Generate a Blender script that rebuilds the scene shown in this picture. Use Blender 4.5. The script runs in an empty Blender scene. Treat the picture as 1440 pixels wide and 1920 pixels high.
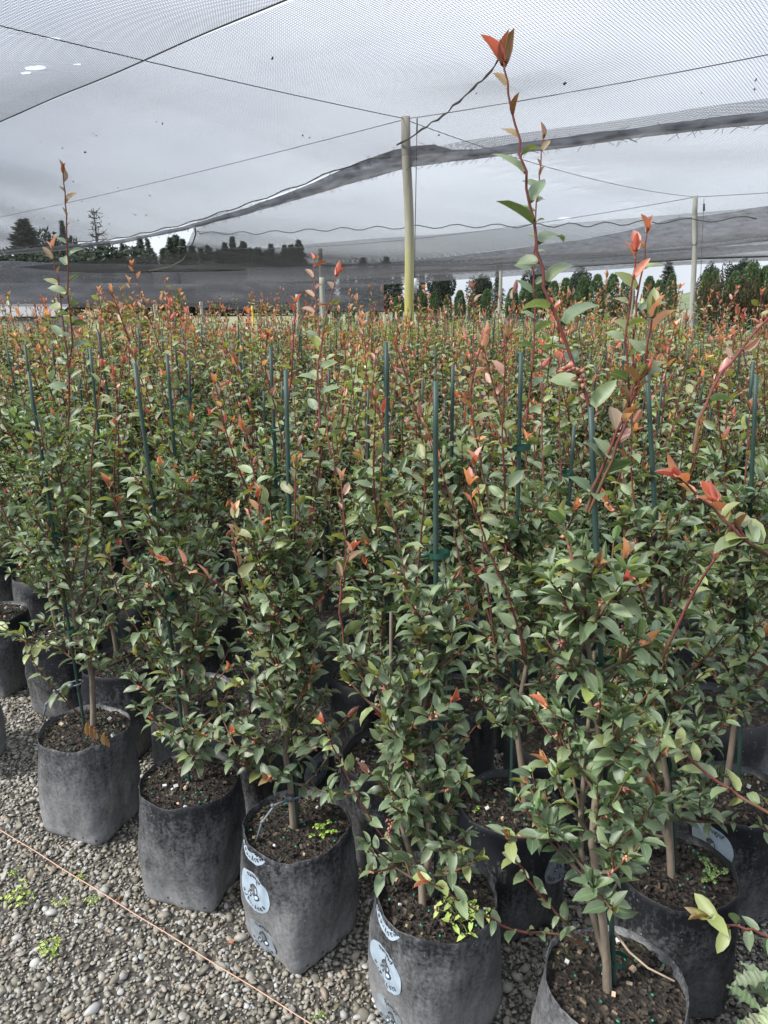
import bpy, math, random
import numpy as np
from mathutils import Vector, Matrix, Euler, noise as mnoise

R = math.radians
rng = random.Random(7)
nrng = np.random.default_rng(7)
S = bpy.context.scene
COL = S.collection

# ------------------------------------------------------------------ camera
CAMZ, PITCH, FPX = 1.5, 15.9, 1387.0
cam_d = bpy.data.cameras.new('camera')
cam_d.sensor_fit = 'VERTICAL'
cam_d.angle = 2 * math.atan(960 / FPX)
cam_d.clip_start, cam_d.clip_end = 0.03, 900
cam = bpy.data.objects.new('camera', cam_d)
cam.location = (0, 0, CAMZ)
cam.rotation_euler = (R(90 - PITCH), 0, 0)
COL.objects.link(cam)
S.camera = cam

# ------------------------------------------------------------------ world: overcast daylight
SUN_EL, SUN_AZ = 44.0, 250.0          # azimuth the light comes from, degrees from +Y towards +X
w = bpy.data.worlds.new('World'); S.world = w; w.use_nodes = True
nt = w.node_tree; nt.nodes.clear()
def N(t, **kw):
    n = nt.nodes.new(t)
    for k, v in kw.items(): setattr(n, k, v)
    return n
out = N('ShaderNodeOutputWorld'); bg = N('ShaderNodeBackground'); bg.inputs['Strength'].default_value = 0.11
sky = N('ShaderNodeTexSky', sky_type='NISHITA'); sky.sun_disc = False
sky.sun_elevation = R(SUN_EL); sky.sun_rotation = R(SUN_AZ)
tc = N('ShaderNodeTexCoord'); mp = N('ShaderNodeMapping'); mp.inputs['Scale'].default_value = (1.1, 1.1, 3.2)
mp.inputs['Location'].default_value = (3.1, 0.4, 0.7)
n1 = N('ShaderNodeTexNoise'); n1.inputs['Scale'].default_value = 1.7; n1.inputs['Detail'].default_value = 6; n1.inputs['Roughness'].default_value = 0.52
n1.inputs['Distortion'].default_value = 0.35
cr = N('ShaderNodeValToRGB')
cr.color_ramp.elements[0].position = 0.30; cr.color_ramp.elements[0].color = (2.75, 3.05, 3.55, 1)
cr.color_ramp.elements[1].position = 0.70; cr.color_ramp.elements[1].color = (4.4, 4.62, 5.0, 1)
mx = N('ShaderNodeMix', data_type='RGBA'); mx.inputs[0].default_value = 0.9
nt.links.new(tc.outputs['Generated'], mp.inputs['Vector']); nt.links.new(mp.outputs['Vector'], n1.inputs['Vector'])
nt.links.new(n1.outputs['Fac'], cr.inputs['Fac'])
sx = N('ShaderNodeSeparateXYZ'); nt.links.new(tc.outputs['Generated'], sx.inputs[0])      # overcast gradient, zenith raised further out of view as added fill light
def wm(op, a, b):
    n = N('ShaderNodeMath', operation=op)
    for i, x in enumerate((a, b)):
        if hasattr(x, 'is_linked'): nt.links.new(x, n.inputs[i])
        else: n.inputs[i].default_value = x
    return n.outputs[0]
sz = wm('MAXIMUM', sx.outputs[2], 0.0)
grad = wm('ADD', 1.0, wm('MULTIPLY', sz, wm('ADD', 0.4, wm('MULTIPLY', sz, 2.3))))
vm = N('ShaderNodeVectorMath', operation='SCALE'); nt.links.new(cr.outputs['Color'], vm.inputs[0]); nt.links.new(grad, vm.inputs['Scale'])
nt.links.new(sky.outputs['Color'], mx.inputs[6]); nt.links.new(vm.outputs[0], mx.inputs[7])
nt.links.new(mx.outputs[2], bg.inputs['Color']); nt.links.new(bg.outputs['Background'], out.inputs['Surface'])

sun_d = bpy.data.lights.new('sun', 'SUN'); sun_d.energy = 3.6; sun_d.angle = R(11); sun_d.color = (1.0, 0.96, 0.9)
sun = bpy.data.objects.new('sun', sun_d); COL.objects.link(sun)
sd = Vector((math.sin(R(SUN_AZ)) * math.cos(R(SUN_EL)), math.cos(R(SUN_AZ)) * math.cos(R(SUN_EL)), math.sin(R(SUN_EL))))
sun.rotation_euler = (-sd).to_track_quat('-Z', 'Y').to_euler()

vs = S.view_settings
vs.view_transform = 'Standard'; vs.look = 'None'; vs.exposure = 1.08; vs.gamma = 1.0; vs.use_curve_mapping = False
S.cycles.max_bounces = 6; S.cycles.diffuse_bounces = 3; S.cycles.glossy_bounces = 2
S.cycles.transmission_bounces = 4; S.cycles.transparent_max_bounces = 24

# ------------------------------------------------------------------ pixel helper: where a sight line of the photo meets a depth, height or vertical plane
CP, SP = math.cos(R(PITCH)), math.sin(R(PITCH))
def ray(px, py):
    x = (px - 720) / FPX; y = (960 - py) / FPX
    return Vector((x, CP + y * SP, y * CP - SP))
def at_y(px, py, Y):
    r = ray(px, py); return Vector((0, 0, CAMZ)) + r * (Y / r.y)
def at_z(px, py, z):
    r = ray(px, py); return Vector((0, 0, CAMZ)) + r * ((z - CAMZ) / r.z)
def at_plane(px, py, nx, ny, dist):
    r = ray(px, py); return Vector((0, 0, CAMZ)) + r * (dist / (r.x * nx + r.y * ny))

# ------------------------------------------------------------------ object helpers
def tag(o, label=None, cat=None, group=None, kind=None):
    if label: o['label'] = label
    if cat: o['category'] = cat
    if group: o['group'] = group
    if kind: o['kind'] = kind
    return o
def link(name, data, parent=None, mat=None):
    o = bpy.data.objects.new(name, data); COL.objects.link(o)
    if parent is not None: o.parent = parent
    return o
def empty(name, loc=(0, 0, 0), rz=0.0):
    o = bpy.data.objects.new(name, None); o.empty_display_size = 0.1
    o.location = loc; o.rotation_euler = (0, 0, rz); COL.objects.link(o); return o

class MB:
    """collects verts, faces, per-vertex colour ('tint') and across-value ('across')."""
    def __init__(self): self.v = []; self.q = []; self.t = []; self.c = []; self.a = []; self.n = 0; self.ng = []
    def add(self, v, quads=None, tris=None, col=(1, 1, 1), across=None, ngon=None):
        v = np.asarray(v, float).reshape(-1, 3); k = len(v)
        if quads is not None and len(quads): self.q.append(np.asarray(quads, int).reshape(-1, 4) + self.n)
        if tris is not None and len(tris): self.t.append(np.asarray(tris, int).reshape(-1, 3) + self.n)
        if ngon is not None:
            for f in ngon: self.ng.append([i + self.n for i in f])
        c = np.asarray(col, float)
        if c.ndim == 1: c = np.tile(c[:3], (k, 1))
        self.c.append(c); self.a.append(np.zeros(k) if across is None else np.asarray(across, float))
        self.v.append(v); self.n += k
    def box(self, c, s, rot=None, col=(1, 1, 1)):
        p = np.array([[x, y, z] for z in (-.5, .5) for y in (-.5, .5) for x in (-.5, .5)]) * np.array(s)
        if rot is not None: p = p @ np.array(rot.to_matrix() if hasattr(rot, 'to_matrix') else rot).T
        self.add(p + np.array(c), quads=[(0, 2, 3, 1), (4, 5, 7, 6), (0, 1, 5, 4), (2, 6, 7, 3), (0, 4, 6, 2), (1, 3, 7, 5)], col=col)
    def tube(self, pts, rad, sides=6, col=(1, 1, 1), cap=True):
        pts = np.asarray(pts, float); m = len(pts)
        rad = np.full(m, rad) if np.isscalar(rad) else np.asarray(rad, float)
        d = np.gradient(pts, axis=0); d /= np.linalg.norm(d, axis=1, keepdims=True) + 1e-12
        ref = np.array([0, 0, 1.0]) if abs(d[:, 2]).mean() < 0.8 else np.array([1.0, 0, 0])
        s = np.cross(d, ref); s /= np.linalg.norm(s, axis=1, keepdims=True) + 1e-12
        u = np.cross(s, d)
        an = np.arange(sides) * 2 * math.pi / sides
        ring = (s[:, None, :] * np.cos(an)[None, :, None] + u[:, None, :] * np.sin(an)[None, :, None]) * rad[:, None, None] + pts[:, None, :]
        i = np.arange(m - 1)[:, None] * sides; j = np.arange(sides)[None, :]; j2 = (j + 1) % sides
        q = np.stack([i + j, i + j2, i + sides + j2, i + sides + j], -1).reshape(-1, 4)
        c = np.asarray(col, float)
        if c.ndim == 2: c = np.repeat(c, sides, axis=0)
        self.add(ring.reshape(-1, 3), quads=q, col=c, ngon=[list(range(sides))[::-1], [(m - 1) * sides + k for k in range(sides)]] if cap else None)
    def mesh(self, name, mat, smooth=True, attrs=True):
        me = bpy.data.meshes.new(name)
        v = np.concatenate(self.v) if self.v else np.zeros((0, 3))
        qs = np.concatenate(self.q) if self.q else np.zeros((0, 4), int)
        ts = np.concatenate(self.t) if self.t else np.zeros((0, 3), int)
        ngl = np.array([len(f) for f in self.ng], int); ngi = np.array([i for f in self.ng for i in f], int)
        loops = np.concatenate([qs.ravel(), ts.ravel(), ngi]).astype(np.int32)
        tot = np.concatenate([np.full(len(qs), 4), np.full(len(ts), 3), ngl]).astype(np.int32)
        st = np.concatenate([[0], np.cumsum(tot)[:-1]]).astype(np.int32) if len(tot) else np.zeros(0, np.int32)
        me.vertices.add(len(v)); me.vertices.foreach_set('co', v.astype(np.float32).ravel())
        me.loops.add(len(loops)); me.loops.foreach_set('vertex_index', loops)
        me.polygons.add(len(tot)); me.polygons.foreach_set('loop_start', st); me.polygons.foreach_set('loop_total', tot)
        me.polygons.foreach_set('use_smooth', np.full(len(tot), smooth, bool))
        if attrs:
            c = np.concatenate(self.c); c4 = np.ones((len(c), 4), np.float32); c4[:, :3] = c
            a = me.attributes.new('tint', 'FLOAT_COLOR', 'POINT'); a.data.foreach_set('color', c4.ravel())
            b = me.attributes.new('across', 'FLOAT', 'POINT'); b.data.foreach_set('value', np.concatenate(self.a).astype(np.float32))
        me.update(calc_edges=True)
        me.materials.append(mat)
        return me
    def build(self, name, mat, parent=None, smooth=True, attrs=True):
        return link(name, self.mesh(name, mat, smooth, attrs), parent)

# ------------------------------------------------------------------ materials
def material(name):
    m = bpy.data.materials.new(name); m.use_nodes = True; t = m.node_tree; t.nodes.clear()
    o = t.nodes.new('ShaderNodeOutputMaterial'); p = t.nodes.new('ShaderNodeBsdfPrincipled')
    t.links.new(p.outputs[0], o.inputs['Surface'])
    return m, t, p, o
def nd(t, ty, ins=None, **kw):
    n = t.nodes.new(ty)
    for k, v in kw.items(): setattr(n, k, v)
    for k, v in (ins or {}).items():
        if isinstance(v, bpy.types.NodeSocket): t.links.new(v, n.inputs[k])
        else: n.inputs[k].default_value = v
    return n
def ramp(t, fac, stops):
    n = t.nodes.new('ShaderNodeValToRGB'); el = n.color_ramp.elements
    while len(el) < len(stops): el.new(0.5)
    for e, (p, c) in zip(el, stops): e.position = p; e.color = (*c, 1)
    t.links.new(fac, n.inputs['Fac']); return n.outputs['Color']
def mathn(t, op, a, b=None, clamp=False):
    n = t.nodes.new('ShaderNodeMath'); n.operation = op; n.use_clamp = clamp
    for i, x in enumerate((a, b)):
        if x is None: continue
        if isinstance(x, bpy.types.NodeSocket): t.links.new(x, n.inputs[i])
        else: n.inputs[i].default_value = x
    return n.outputs[0]
def mixc(t, fac, a, b, blend='MIX'):
    n = t.nodes.new('ShaderNodeMix'); n.data_type = 'RGBA'; n.blend_type = blend
    for i, x in ((0, fac), (6, a), (7, b)):
        if isinstance(x, bpy.types.NodeSocket): t.links.new(x, n.inputs[i])
        else: n.inputs[i].default_value = x if i == 0 else (*x, 1)
    return n.outputs[2]
def coords(t, kind='Object', scale=1.0):
    tcn = t.nodes.new('ShaderNodeTexCoord'); m = t.nodes.new('ShaderNodeMapping')
    m.inputs['Scale'].default_value = (scale,) * 3 if np.isscalar(scale) else scale
    t.links.new(tcn.outputs[kind], m.inputs['Vector']); return m.outputs['Vector']
def noise(t, vec, scale, detail=4, rough=0.55):
    n = nd(t, 'ShaderNodeTexNoise', {'Vector': vec, 'Scale': scale, 'Detail': detail, 'Roughness': rough}); return n.outputs['Fac']
def bump(t, h, strength, dist, p):
    b = nd(t, 'ShaderNodeBump', {'Height': h, 'Strength': strength, 'Distance': dist}); t.links.new(b.outputs[0], p.inputs['Normal'])

def leaf_material():
    m, t, p, o = material('leaf_surface')
    tint = nd(t, 'ShaderNodeAttribute', attribute_name='tint').outputs['Color']
    acr = nd(t, 'ShaderNodeAttribute', attribute_name='across').outputs['Fac']
    rnd = nd(t, 'ShaderNodeObjectInfo').outputs['Random']
    hs = nd(t, 'ShaderNodeHueSaturation', {'Color': tint, 'Hue': mathn(t, 'MULTIPLY_ADD', rnd, 0.03), 'Saturation': 1.0, 'Value': mathn(t, 'MULTIPLY_ADD', rnd, 0.5)})
    hs.inputs['Hue'].default_value = 0.5
    h = t.nodes.new('ShaderNodeMath'); h.operation = 'MULTIPLY_ADD'; t.links.new(rnd, h.inputs[0]); h.inputs[1].default_value = 0.03; h.inputs[2].default_value = 0.485
    v = t.nodes.new('ShaderNodeMath'); v.operation = 'MULTIPLY_ADD'; t.links.new(rnd, v.inputs[0]); v.inputs[1].default_value = 0.5; v.inputs[2].default_value = 0.78
    t.links.new(h.outputs[0], hs.inputs['Hue']); t.links.new(v.outputs[0], hs.inputs['Value'])
    c = hs.outputs[0]
    vec = coords(t, 'Object', 1.0)
    nz = noise(t, vec, 60, 3)
    c = mixc(t, mathn(t, 'MULTIPLY', nz, 0.35), c, mixc(t, 1.0, c, (0.6, 0.62, 0.6), 'MULTIPLY'))
    spot = mathn(t, 'MULTIPLY', mathn(t, 'SUBTRACT', noise(t, coords(t, 'Generated', (9, 9, 9)), 2.2, 2), 0.69), 14, clamp=True)
    c = mixc(t, mathn(t, 'MULTIPLY', spot, 0.55), c, (0.10, 0.07, 0.03))
    ab = mathn(t, 'ABSOLUTE', acr)
    rib = mathn(t, 'MULTIPLY', mathn(t, 'SUBTRACT', 1.0, mathn(t, 'MULTIPLY', ab, 7.0), clamp=True), 0.32)
    c = mixc(t, rib, c, (0.30, 0.34, 0.17))
    edge = mathn(t, 'MULTIPLY', mathn(t, 'MULTIPLY', mathn(t, 'SUBTRACT', ab, 0.86), 7.0, clamp=True), 0.13)
    c = mixc(t, edge, c, (0.34, 0.36, 0.20))
    back = nd(t, 'ShaderNodeNewGeometry').outputs['Backfacing']
    under = mixc(t, 0.5, c, (0.16, 0.21, 0.125))
    under = mixc(t, 0.45, under, c)
    c2 = mixc(t, back, c, under)
    t.links.new(c2, p.inputs['Base Color'])
    t.links.new(mathn(t, 'ADD', mathn(t, 'MULTIPLY', back, 0.25), mathn(t, 'MULTIPLY', nz, 0.22)), p.inputs['Roughness'])
    rr = t.nodes.new('ShaderNodeMath'); rr.operation = 'ADD'
    lk = p.inputs['Roughness'].links[0]; src = lk.from_socket; t.links.remove(lk)
    t.links.new(src, rr.inputs[0]); rr.inputs[1].default_value = 0.15; t.links.new(rr.outputs[0], p.inputs['Roughness'])
    p.inputs['Specular IOR Level'].default_value = 0.8
    tr = nd(t, 'ShaderNodeBsdfTranslucent', {'Color': mixc(t, 1.0, c, (1.5, 1.5, 0.8), 'MULTIPLY')})
    ms = nd(t, 'ShaderNodeMixShader', {0: 0.32}); t.links.new(p.outputs[0], ms.inputs[1]); t.links.new(tr.outputs[0], ms.inputs[2])
    t.links.new(ms.outputs[0], o.inputs['Surface'])
    bump(t, noise(t, vec, 140, 2), 0.12, 0.004, p)
    return m
def tint_material(name, rough=0.8, nscale=40, nstr=0.5, bs=0.4, bd=0.003, stretch=(1, 1, 1), spec=0.3):
    m, t, p, o = material(name)
    tint = nd(t, 'ShaderNodeAttribute', attribute_name='tint').outputs['Color']
    vec = coords(t, 'Object', stretch)
    nz = noise(t, vec, nscale, 5, 0.65)
    c = mixc(t, mathn(t, 'MULTIPLY', nz, nstr * 1.6, clamp=True), tint, mixc(t, 1.0, tint, (0.38, 0.36, 0.36), 'MULTIPLY'))
    t.links.new(c, p.inputs['Base Color']); p.inputs['Roughness'].default_value = rough
    p.inputs['Specular IOR Level'].default_value = spec
    bump(t, nz, bs, bd, p)
    return m
M = {}
M['leaf'] = leaf_material()
M['bark'] = tint_material('bark', 0.85, 70, 0.7, 0.6, 0.004, (1, 1, .25))
M['bud'] = tint_material('bud_surface', 0.5, 80, 0.3, 0.2, 0.001)
M['soilbits'] = tint_material('soil_crumbs', 0.9, 60, 0.4, 0.5, 0.002)
M['weed'] = tint_material('weed_leaf', 0.5, 60, 0.3, 0.1, 0.001)
M['stone'] = tint_material('plain_tint', 0.85, 20, 0.35, 0.3, 0.003)
M['farleaf'] = tint_material('far_foliage', 0.8, 1.5, 0.4, 0.0, 0.01)
_t = M['farleaf'].node_tree; _o = [n for n in _t.nodes if n.type == 'OUTPUT_MATERIAL'][0]; _p = [n for n in _t.nodes if n.type == 'BSDF_PRINCIPLED'][0]
_tr = nd(_t, 'ShaderNodeBsdfTranslucent', {'Color': _p.inputs['Base Color'].links[0].from_socket}); _m = nd(_t, 'ShaderNodeMixShader', {0: 0.4})
_t.links.new(_p.outputs[0], _m.inputs[1]); _t.links.new(_tr.outputs[0], _m.inputs[2]); _t.links.new(_m.outputs[0], _o.inputs['Surface'])

def bag_material(name, dust_cut):
    m, t, p, o = material(name)
    vec = coords(t, 'Object', 1.0)
    rnd = nd(t, 'ShaderNodeObjectInfo').outputs['Random']
    off = nd(t, 'ShaderNodeVectorMath', operation='ADD'); t.links.new(vec, off.inputs[0])
    cmb = nd(t, 'ShaderNodeCombineXYZ', {0: mathn(t, 'MULTIPLY', rnd, 9.0), 1: mathn(t, 'MULTIPLY', rnd, 5.0)}); t.links.new(cmb.outputs[0], off.inputs[1])
    v = off.outputs[0]
    z = nd(t, 'ShaderNodeSeparateXYZ', {0: vec}).outputs[2]
    blotch = noise(t, v, 9, 6, 0.62); fine = noise(t, v, 120, 5, 0.7)
    st = nd(t, 'ShaderNodeMapping', {'Vector': v, 'Scale': (1, 1, 0.22)}); streak = noise(t, st.outputs[0], 70, 4, 0.6)
    low = mathn(t, 'SUBTRACT', 1.0, mathn(t, 'MULTIPLY', z, 2.6), clamp=True)          # splashed dust, thickest by the ground
    d = mathn(t, 'ADD', mathn(t, 'MULTIPLY', blotch, 0.65), mathn(t, 'MULTIPLY', fine, 0.75))
    d = mathn(t, 'ADD', d, mathn(t, 'MULTIPLY', streak, 0.4))
    d = mathn(t, 'ADD', d, mathn(t, 'MULTIPLY', low, 0.62))
    ra = mathn(t, 'ADD', mathn(t, 'MULTIPLY', rnd, 0.16), 0.85 + dust_cut)
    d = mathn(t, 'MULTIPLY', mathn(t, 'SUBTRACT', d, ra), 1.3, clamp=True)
    c = mixc(t, d, (0.0085, 0.0095, 0.012), (0.24, 0.243, 0.25))
    vor = nd(t, 'ShaderNodeTexVoronoi', {'Vector': v, 'Scale': 55.0}); sp = mathn(t, 'MULTIPLY', mathn(t, 'SUBTRACT', 0.09, vor.outputs['Distance']), 18, clamp=True)
    c = mixc(t, mathn(t, 'MULTIPLY', sp, 0.65), c, (0.42, 0.41, 0.38))
    t.links.new(c, p.inputs['Base Color'])
    p.inputs['Roughness'].default_value = 0.52; p.inputs['Specular IOR Level'].default_value = 0.4
    h = mathn(t, 'ADD', mathn(t, 'MULTIPLY', streak, 0.5), noise(t, v, 28, 3))
    bump(t, h, 0.35, 0.006, p)
    return m
M['bag'] = bag_material('dusty_planter_bag', 0.0)          # the outer row, splashed from the path
M['bag_clean_shaded'] = bag_material('planter_bag', 0.16)         # inner bags: less dust, the darker colour also standing in for shade

def soil_material():
    m, t, p, o = material('potting_mix')
    v = coords(t, 'Object', 1.0)
    vo = nd(t, 'ShaderNodeTexVoronoi', {'Vector': v, 'Scale': 130.0, 'Randomness': 1.0})
    c = ramp(t, nd(t, 'ShaderNodeSeparateColor', {0: vo.outputs['Color']}).outputs[0],
             [(0, (0.010, 0.009, 0.008)), (0.6, (0.024, 0.020, 0.017)), (0.9, (0.045, 0.036, 0.028)), (1, (0.09, 0.075, 0.06))])
    moss = mathn(t, 'MULTIPLY', mathn(t, 'SUBTRACT', noise(t, v, 14, 4), 0.55), 3.5, clamp=True)
    c = mixc(t, mathn(t, 'MULTIPLY', moss, 0.45), c, (0.05, 0.065, 0.018))
    t.links.new(c, p.inputs['Base Color']); p.inputs['Roughness'].default_value = 0.95; p.inputs['Specular IOR Level'].default_value = 0.2
    bump(t, mathn(t, 'ADD', vo.outputs['Distance'], noise(t, v, 90, 4)), 0.9, 0.008, p)
    return m
M['soil'] = soil_material()

def simple(name, col, rough=0.6, ns=30, amt=0.25, spec=0.4, stretch=(1, 1, 1), col2=None, bs=0.15):
    m, t, p, o = material(name)
    v = coords(t, 'Object', stretch); nz = noise(t, v, ns, 5, 0.6)
    c2 = col2 or tuple(x * (1 - amt) for x in col)
    t.links.new(ramp(t, nz, [(0.3, col), (0.7, c2)]), p.inputs['Base Color'])
    p.inputs['Roughness'].default_value = rough; p.inputs['Specular IOR Level'].default_value = spec
    bump(t, nz, bs, 0.003, p)
    return m
M['stake'] = simple('green_coated_stake', (0.012, 0.033, 0.027), 0.55, 45, col2=(0.024, 0.050, 0.042), stretch=(1, 1, .15))
M['stake_old'] = simple('weathered_stake', (0.10, 0.15, 0.14), 0.6, 45, col2=(0.05, 0.10, 0.09), stretch=(1, 1, .15))
M['tie'] = simple('green_tie_tape', (0.010, 0.055, 0.038), 0.45, 40, 0.3)
M['wire_tie'] = simple('grey_plastic_tie', (0.11, 0.13, 0.15), 0.5, 40, 0.3)
M['logo'] = simple('pale_print', (0.27, 0.335, 0.40), 0.55, 60, 0.12)
M['logo_worn'] = simple('worn_pale_print', (0.22, 0.25, 0.28), 0.6, 60, col2=(0.13, 0.15, 0.17))
M['ink'] = simple('dark_print', (0.035, 0.038, 0.042), 0.6, 60, 0.2)
M['wood'] = simple('grey_timber', (0.20, 0.19, 0.15), 0.85, 14, col2=(0.11, 0.105, 0.085), stretch=(1, 1, .12), bs=0.5)
M['wood_pale'] = simple('pale_treated_timber', (0.27, 0.275, 0.24), 0.85, 14, col2=(0.19, 0.19, 0.165), stretch=(1, 1, .12), bs=0.4)
M['net'] = simple('black_net_thread', (0.035, 0.036, 0.042), 0.6, 3, 0.2)
M['wire'] = simple('galvanised_wire', (0.10, 0.10, 0.105), 0.5, 5, 0.3)
M['rope'] = simple('dark_lacing_rope', (0.06, 0.056, 0.052), 0.9, 60, 0.5)
M['string'] = simple('orange_builder_line', (0.42, 0.26, 0.18), 0.7, 80, 0.3)
M['white'] = simple('white_plastic', (0.62, 0.63, 0.62), 0.5, 20, 0.15)
M['shed_roof'] = simple('grey_roof_sheet', (0.15, 0.155, 0.16), 0.6, 6, 0.15)
M['shed'] = simple('pale_sheet_metal', (0.27, 0.28, 0.29), 0.5, 6, 0.15)
M['yellow'] = simple('yellow_paint', (0.55, 0.36, 0.05), 0.6, 10, 0.2)

def fabric_material(name, alpha, col=(0.045, 0.046, 0.052), ns=5):
    m, t, p, o = material(name)
    v = coords(t, 'Object', 1.0)
    st = nd(t, 'ShaderNodeMapping', {'Vector': v, 'Scale': (1, 1, 4)}); nz = noise(t, st.outputs[0], ns, 5)
    p.inputs['Base Color'].default_value = (*col, 1); p.inputs['Roughness'].default_value = 0.8
    tr = nd(t, 'ShaderNodeBsdfTransparent'); tl = nd(t, 'ShaderNodeBsdfTranslucent', {'Color': (*[c * 1.6 for c in col], 1)})
    m1 = nd(t, 'ShaderNodeMixShader', {0: 0.5}); t.links.new(p.outputs[0], m1.inputs[1]); t.links.new(tl.outputs[0], m1.inputs[2])
    a = mathn(t, 'ADD', mathn(t, 'MULTIPLY', mathn(t, 'SUBTRACT', nz, 0.5), 0.6), alpha, clamp=True)
    m2 = nd(t, 'ShaderNodeMixShader', {0: a}); t.links.new(tr.outputs[0], m2.inputs[1]); t.links.new(m1.outputs[0], m2.inputs[2])
    t.links.new(m2.outputs[0], o.inputs['Surface'])
    return m
M['hem'] = fabric_material('gathered_shade_cloth', 0.90, (0.065, 0.066, 0.073))
M['hem_far'] = fabric_material('far_gathered_shade_cloth', 0.70, (0.06, 0.06, 0.068))
M['screen'] = fabric_material('windbreak_cloth', 0.66, (0.105, 0.105, 0.118), 0.8)

def post_material():
    m, t, p, o = material('mossy_post_timber')
    v = coords(t, 'Object', (1, 1, .15)); z = nd(t, 'ShaderNodeSeparateXYZ', {0: coords(t, 'Object', 1.0)}).outputs[2]
    nz = noise(t, v, 16, 5, 0.65)
    c = ramp(t, nz, [(0.25, (0.15, 0.14, 0.12)), (0.75, (0.30, 0.29, 0.24))])
    low = mathn(t, 'MULTIPLY', mathn(t, 'SUBTRACT', 2.75, z), 0.75, clamp=True)
    c = mixc(t, mathn(t, 'MULTIPLY', low, 0.75), c, mixc(t, nz, (0.30, 0.29, 0.12), (0.42, 0.43, 0.30)))
    lich = mathn(t, 'MULTIPLY', mathn(t, 'SUBTRACT', mathn(t, 'ADD', noise(t, v, 5, 3), mathn(t, 'MULTIPLY', mathn(t, 'SUBTRACT', 2.1, z), 0.5)), 0.5), 3, clamp=True)
    c = mixc(t, mathn(t, 'MULTIPLY', lich, 0.75), c, (0.36, 0.33, 0.04))
    t.links.new(c, p.inputs['Base Color']); p.inputs['Roughness'].default_value = 0.9
    bump(t, nz, 0.5, 0.01, p)
    return m
M['post'] = post_material()

def ground_material():
    m, t, p, o = material('fine_gravel_bed')
    v = coords(t, 'Object', 1.0)
    vo = nd(t, 'ShaderNodeTexVoronoi', {'Vector': v, 'Scale': 95.0})
    c = ramp(t, nd(t, 'ShaderNodeSeparateColor', {0: vo.outputs['Color']}).outputs[0],
             [(0, (0.035, 0.032, 0.027)), (0.5, (0.075, 0.068, 0.056)), (0.85, (0.13, 0.12, 0.10)), (1, (0.22, 0.21, 0.19))])
    c = mixc(t, mathn(t, 'MULTIPLY', vo.outputs['Distance'], 1.2, clamp=True), c, (0.022, 0.02, 0.017))
    far = noise(t, v, 0.25, 4)
    dist = nd(t, 'ShaderNodeVectorMath', operation='LENGTH'); t.links.new(v, dist.inputs[0])
    ff = mathn(t, 'MULTIPLY', mathn(t, 'SUBTRACT', dist.outputs['Value'], 16.0), 0.12, clamp=True)
    c = mixc(t, ff, c, ramp(t, far, [(0.35, (0.11, 0.12, 0.055)), (0.55, (0.15, 0.145, 0.08)), (0.7, (0.17, 0.145, 0.10))]))
    t.links.new(c, p.inputs['Base Color']); p.inputs['Roughness'].default_value = 0.9
    bump(t, vo.outputs['Distance'], 0.6, 0.006, p)
    return m
M['ground'] = ground_material()
def pebble_material():
    m, t, p, o = material('river_pebble')
    oi = nd(t, 'ShaderNodeObjectInfo'); r = oi.outputs['Random']
    c = ramp(t, r, [(0, (0.085, 0.079, 0.064)), (0.25, (0.15, 0.138, 0.11)), (0.5, (0.20, 0.188, 0.157)), (0.68, (0.25, 0.242, 0.215)),
                    (0.80, (0.19, 0.145, 0.10)), (0.88, (0.24, 0.235, 0.225)), (0.97, (0.29, 0.29, 0.28)), (1, (0.40, 0.40, 0.39))])
    v = coords(t, 'Object', 1.0); nz = noise(t, v, 3.0, 5, 0.65)
    c = mixc(t, mathn(t, 'MULTIPLY', nz, 0.6), c, mixc(t, 1.0, c, (0.55, 0.52, 0.48), 'MULTIPLY'))
    t.links.new(c, p.inputs['Base Color']); p.inputs['Roughness'].default_value = 0.62; p.inputs['Specular IOR Level'].default_value = 0.4
    return m
M['pebble'] = pebble_material()

# ------------------------------------------------------------------ ground and gravel
g = MB(); g.add([(-400, -30, 0), (400, -30, 0), (400, 700, 0), (-400, 700, 0)], quads=[(0, 1, 2, 3)])
tag(g.build('ground', M['ground'], attrs=False), 'gravelled ground of the nursery running out to grass', 'ground', kind='structure')

LIB = bpy.data.collections.new('pebble_shapes')          # never linked to the scene: shapes for the scatter only
import bmesh
def pebble_shape(i, lib, lum=1.0):
    bm = bmesh.new(); bmesh.ops.create_icosphere(bm, subdivisions=2 if i < 4 else 1, radius=1.0)
    sx, sy, sz = 1.0, nrng.uniform(.55, .85), nrng.uniform(.30, .50)
    off = Vector((i * 7.3, i * 3.1, 0))
    for v in bm.verts:
        k = 1 + 0.28 * mnoise.noise(v.co * 1.1 + off) + 0.08 * mnoise.noise(v.co * 2.6 + off)
        v.co = Vector((v.co.x * sx, v.co.y * sy, v.co.z * sz)) * k
    me = bpy.data.meshes.new('pebble'); bm.to_mesh(me); bm.free()
    me.polygons.foreach_set('use_smooth', np.ones(len(me.polygons), bool)); me.materials.append(M['pebble'])
    o = bpy.data.objects.new('pebble', me); lib.objects.link(o)
for i in range(9): pebble_shape(i, LIB)

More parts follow.
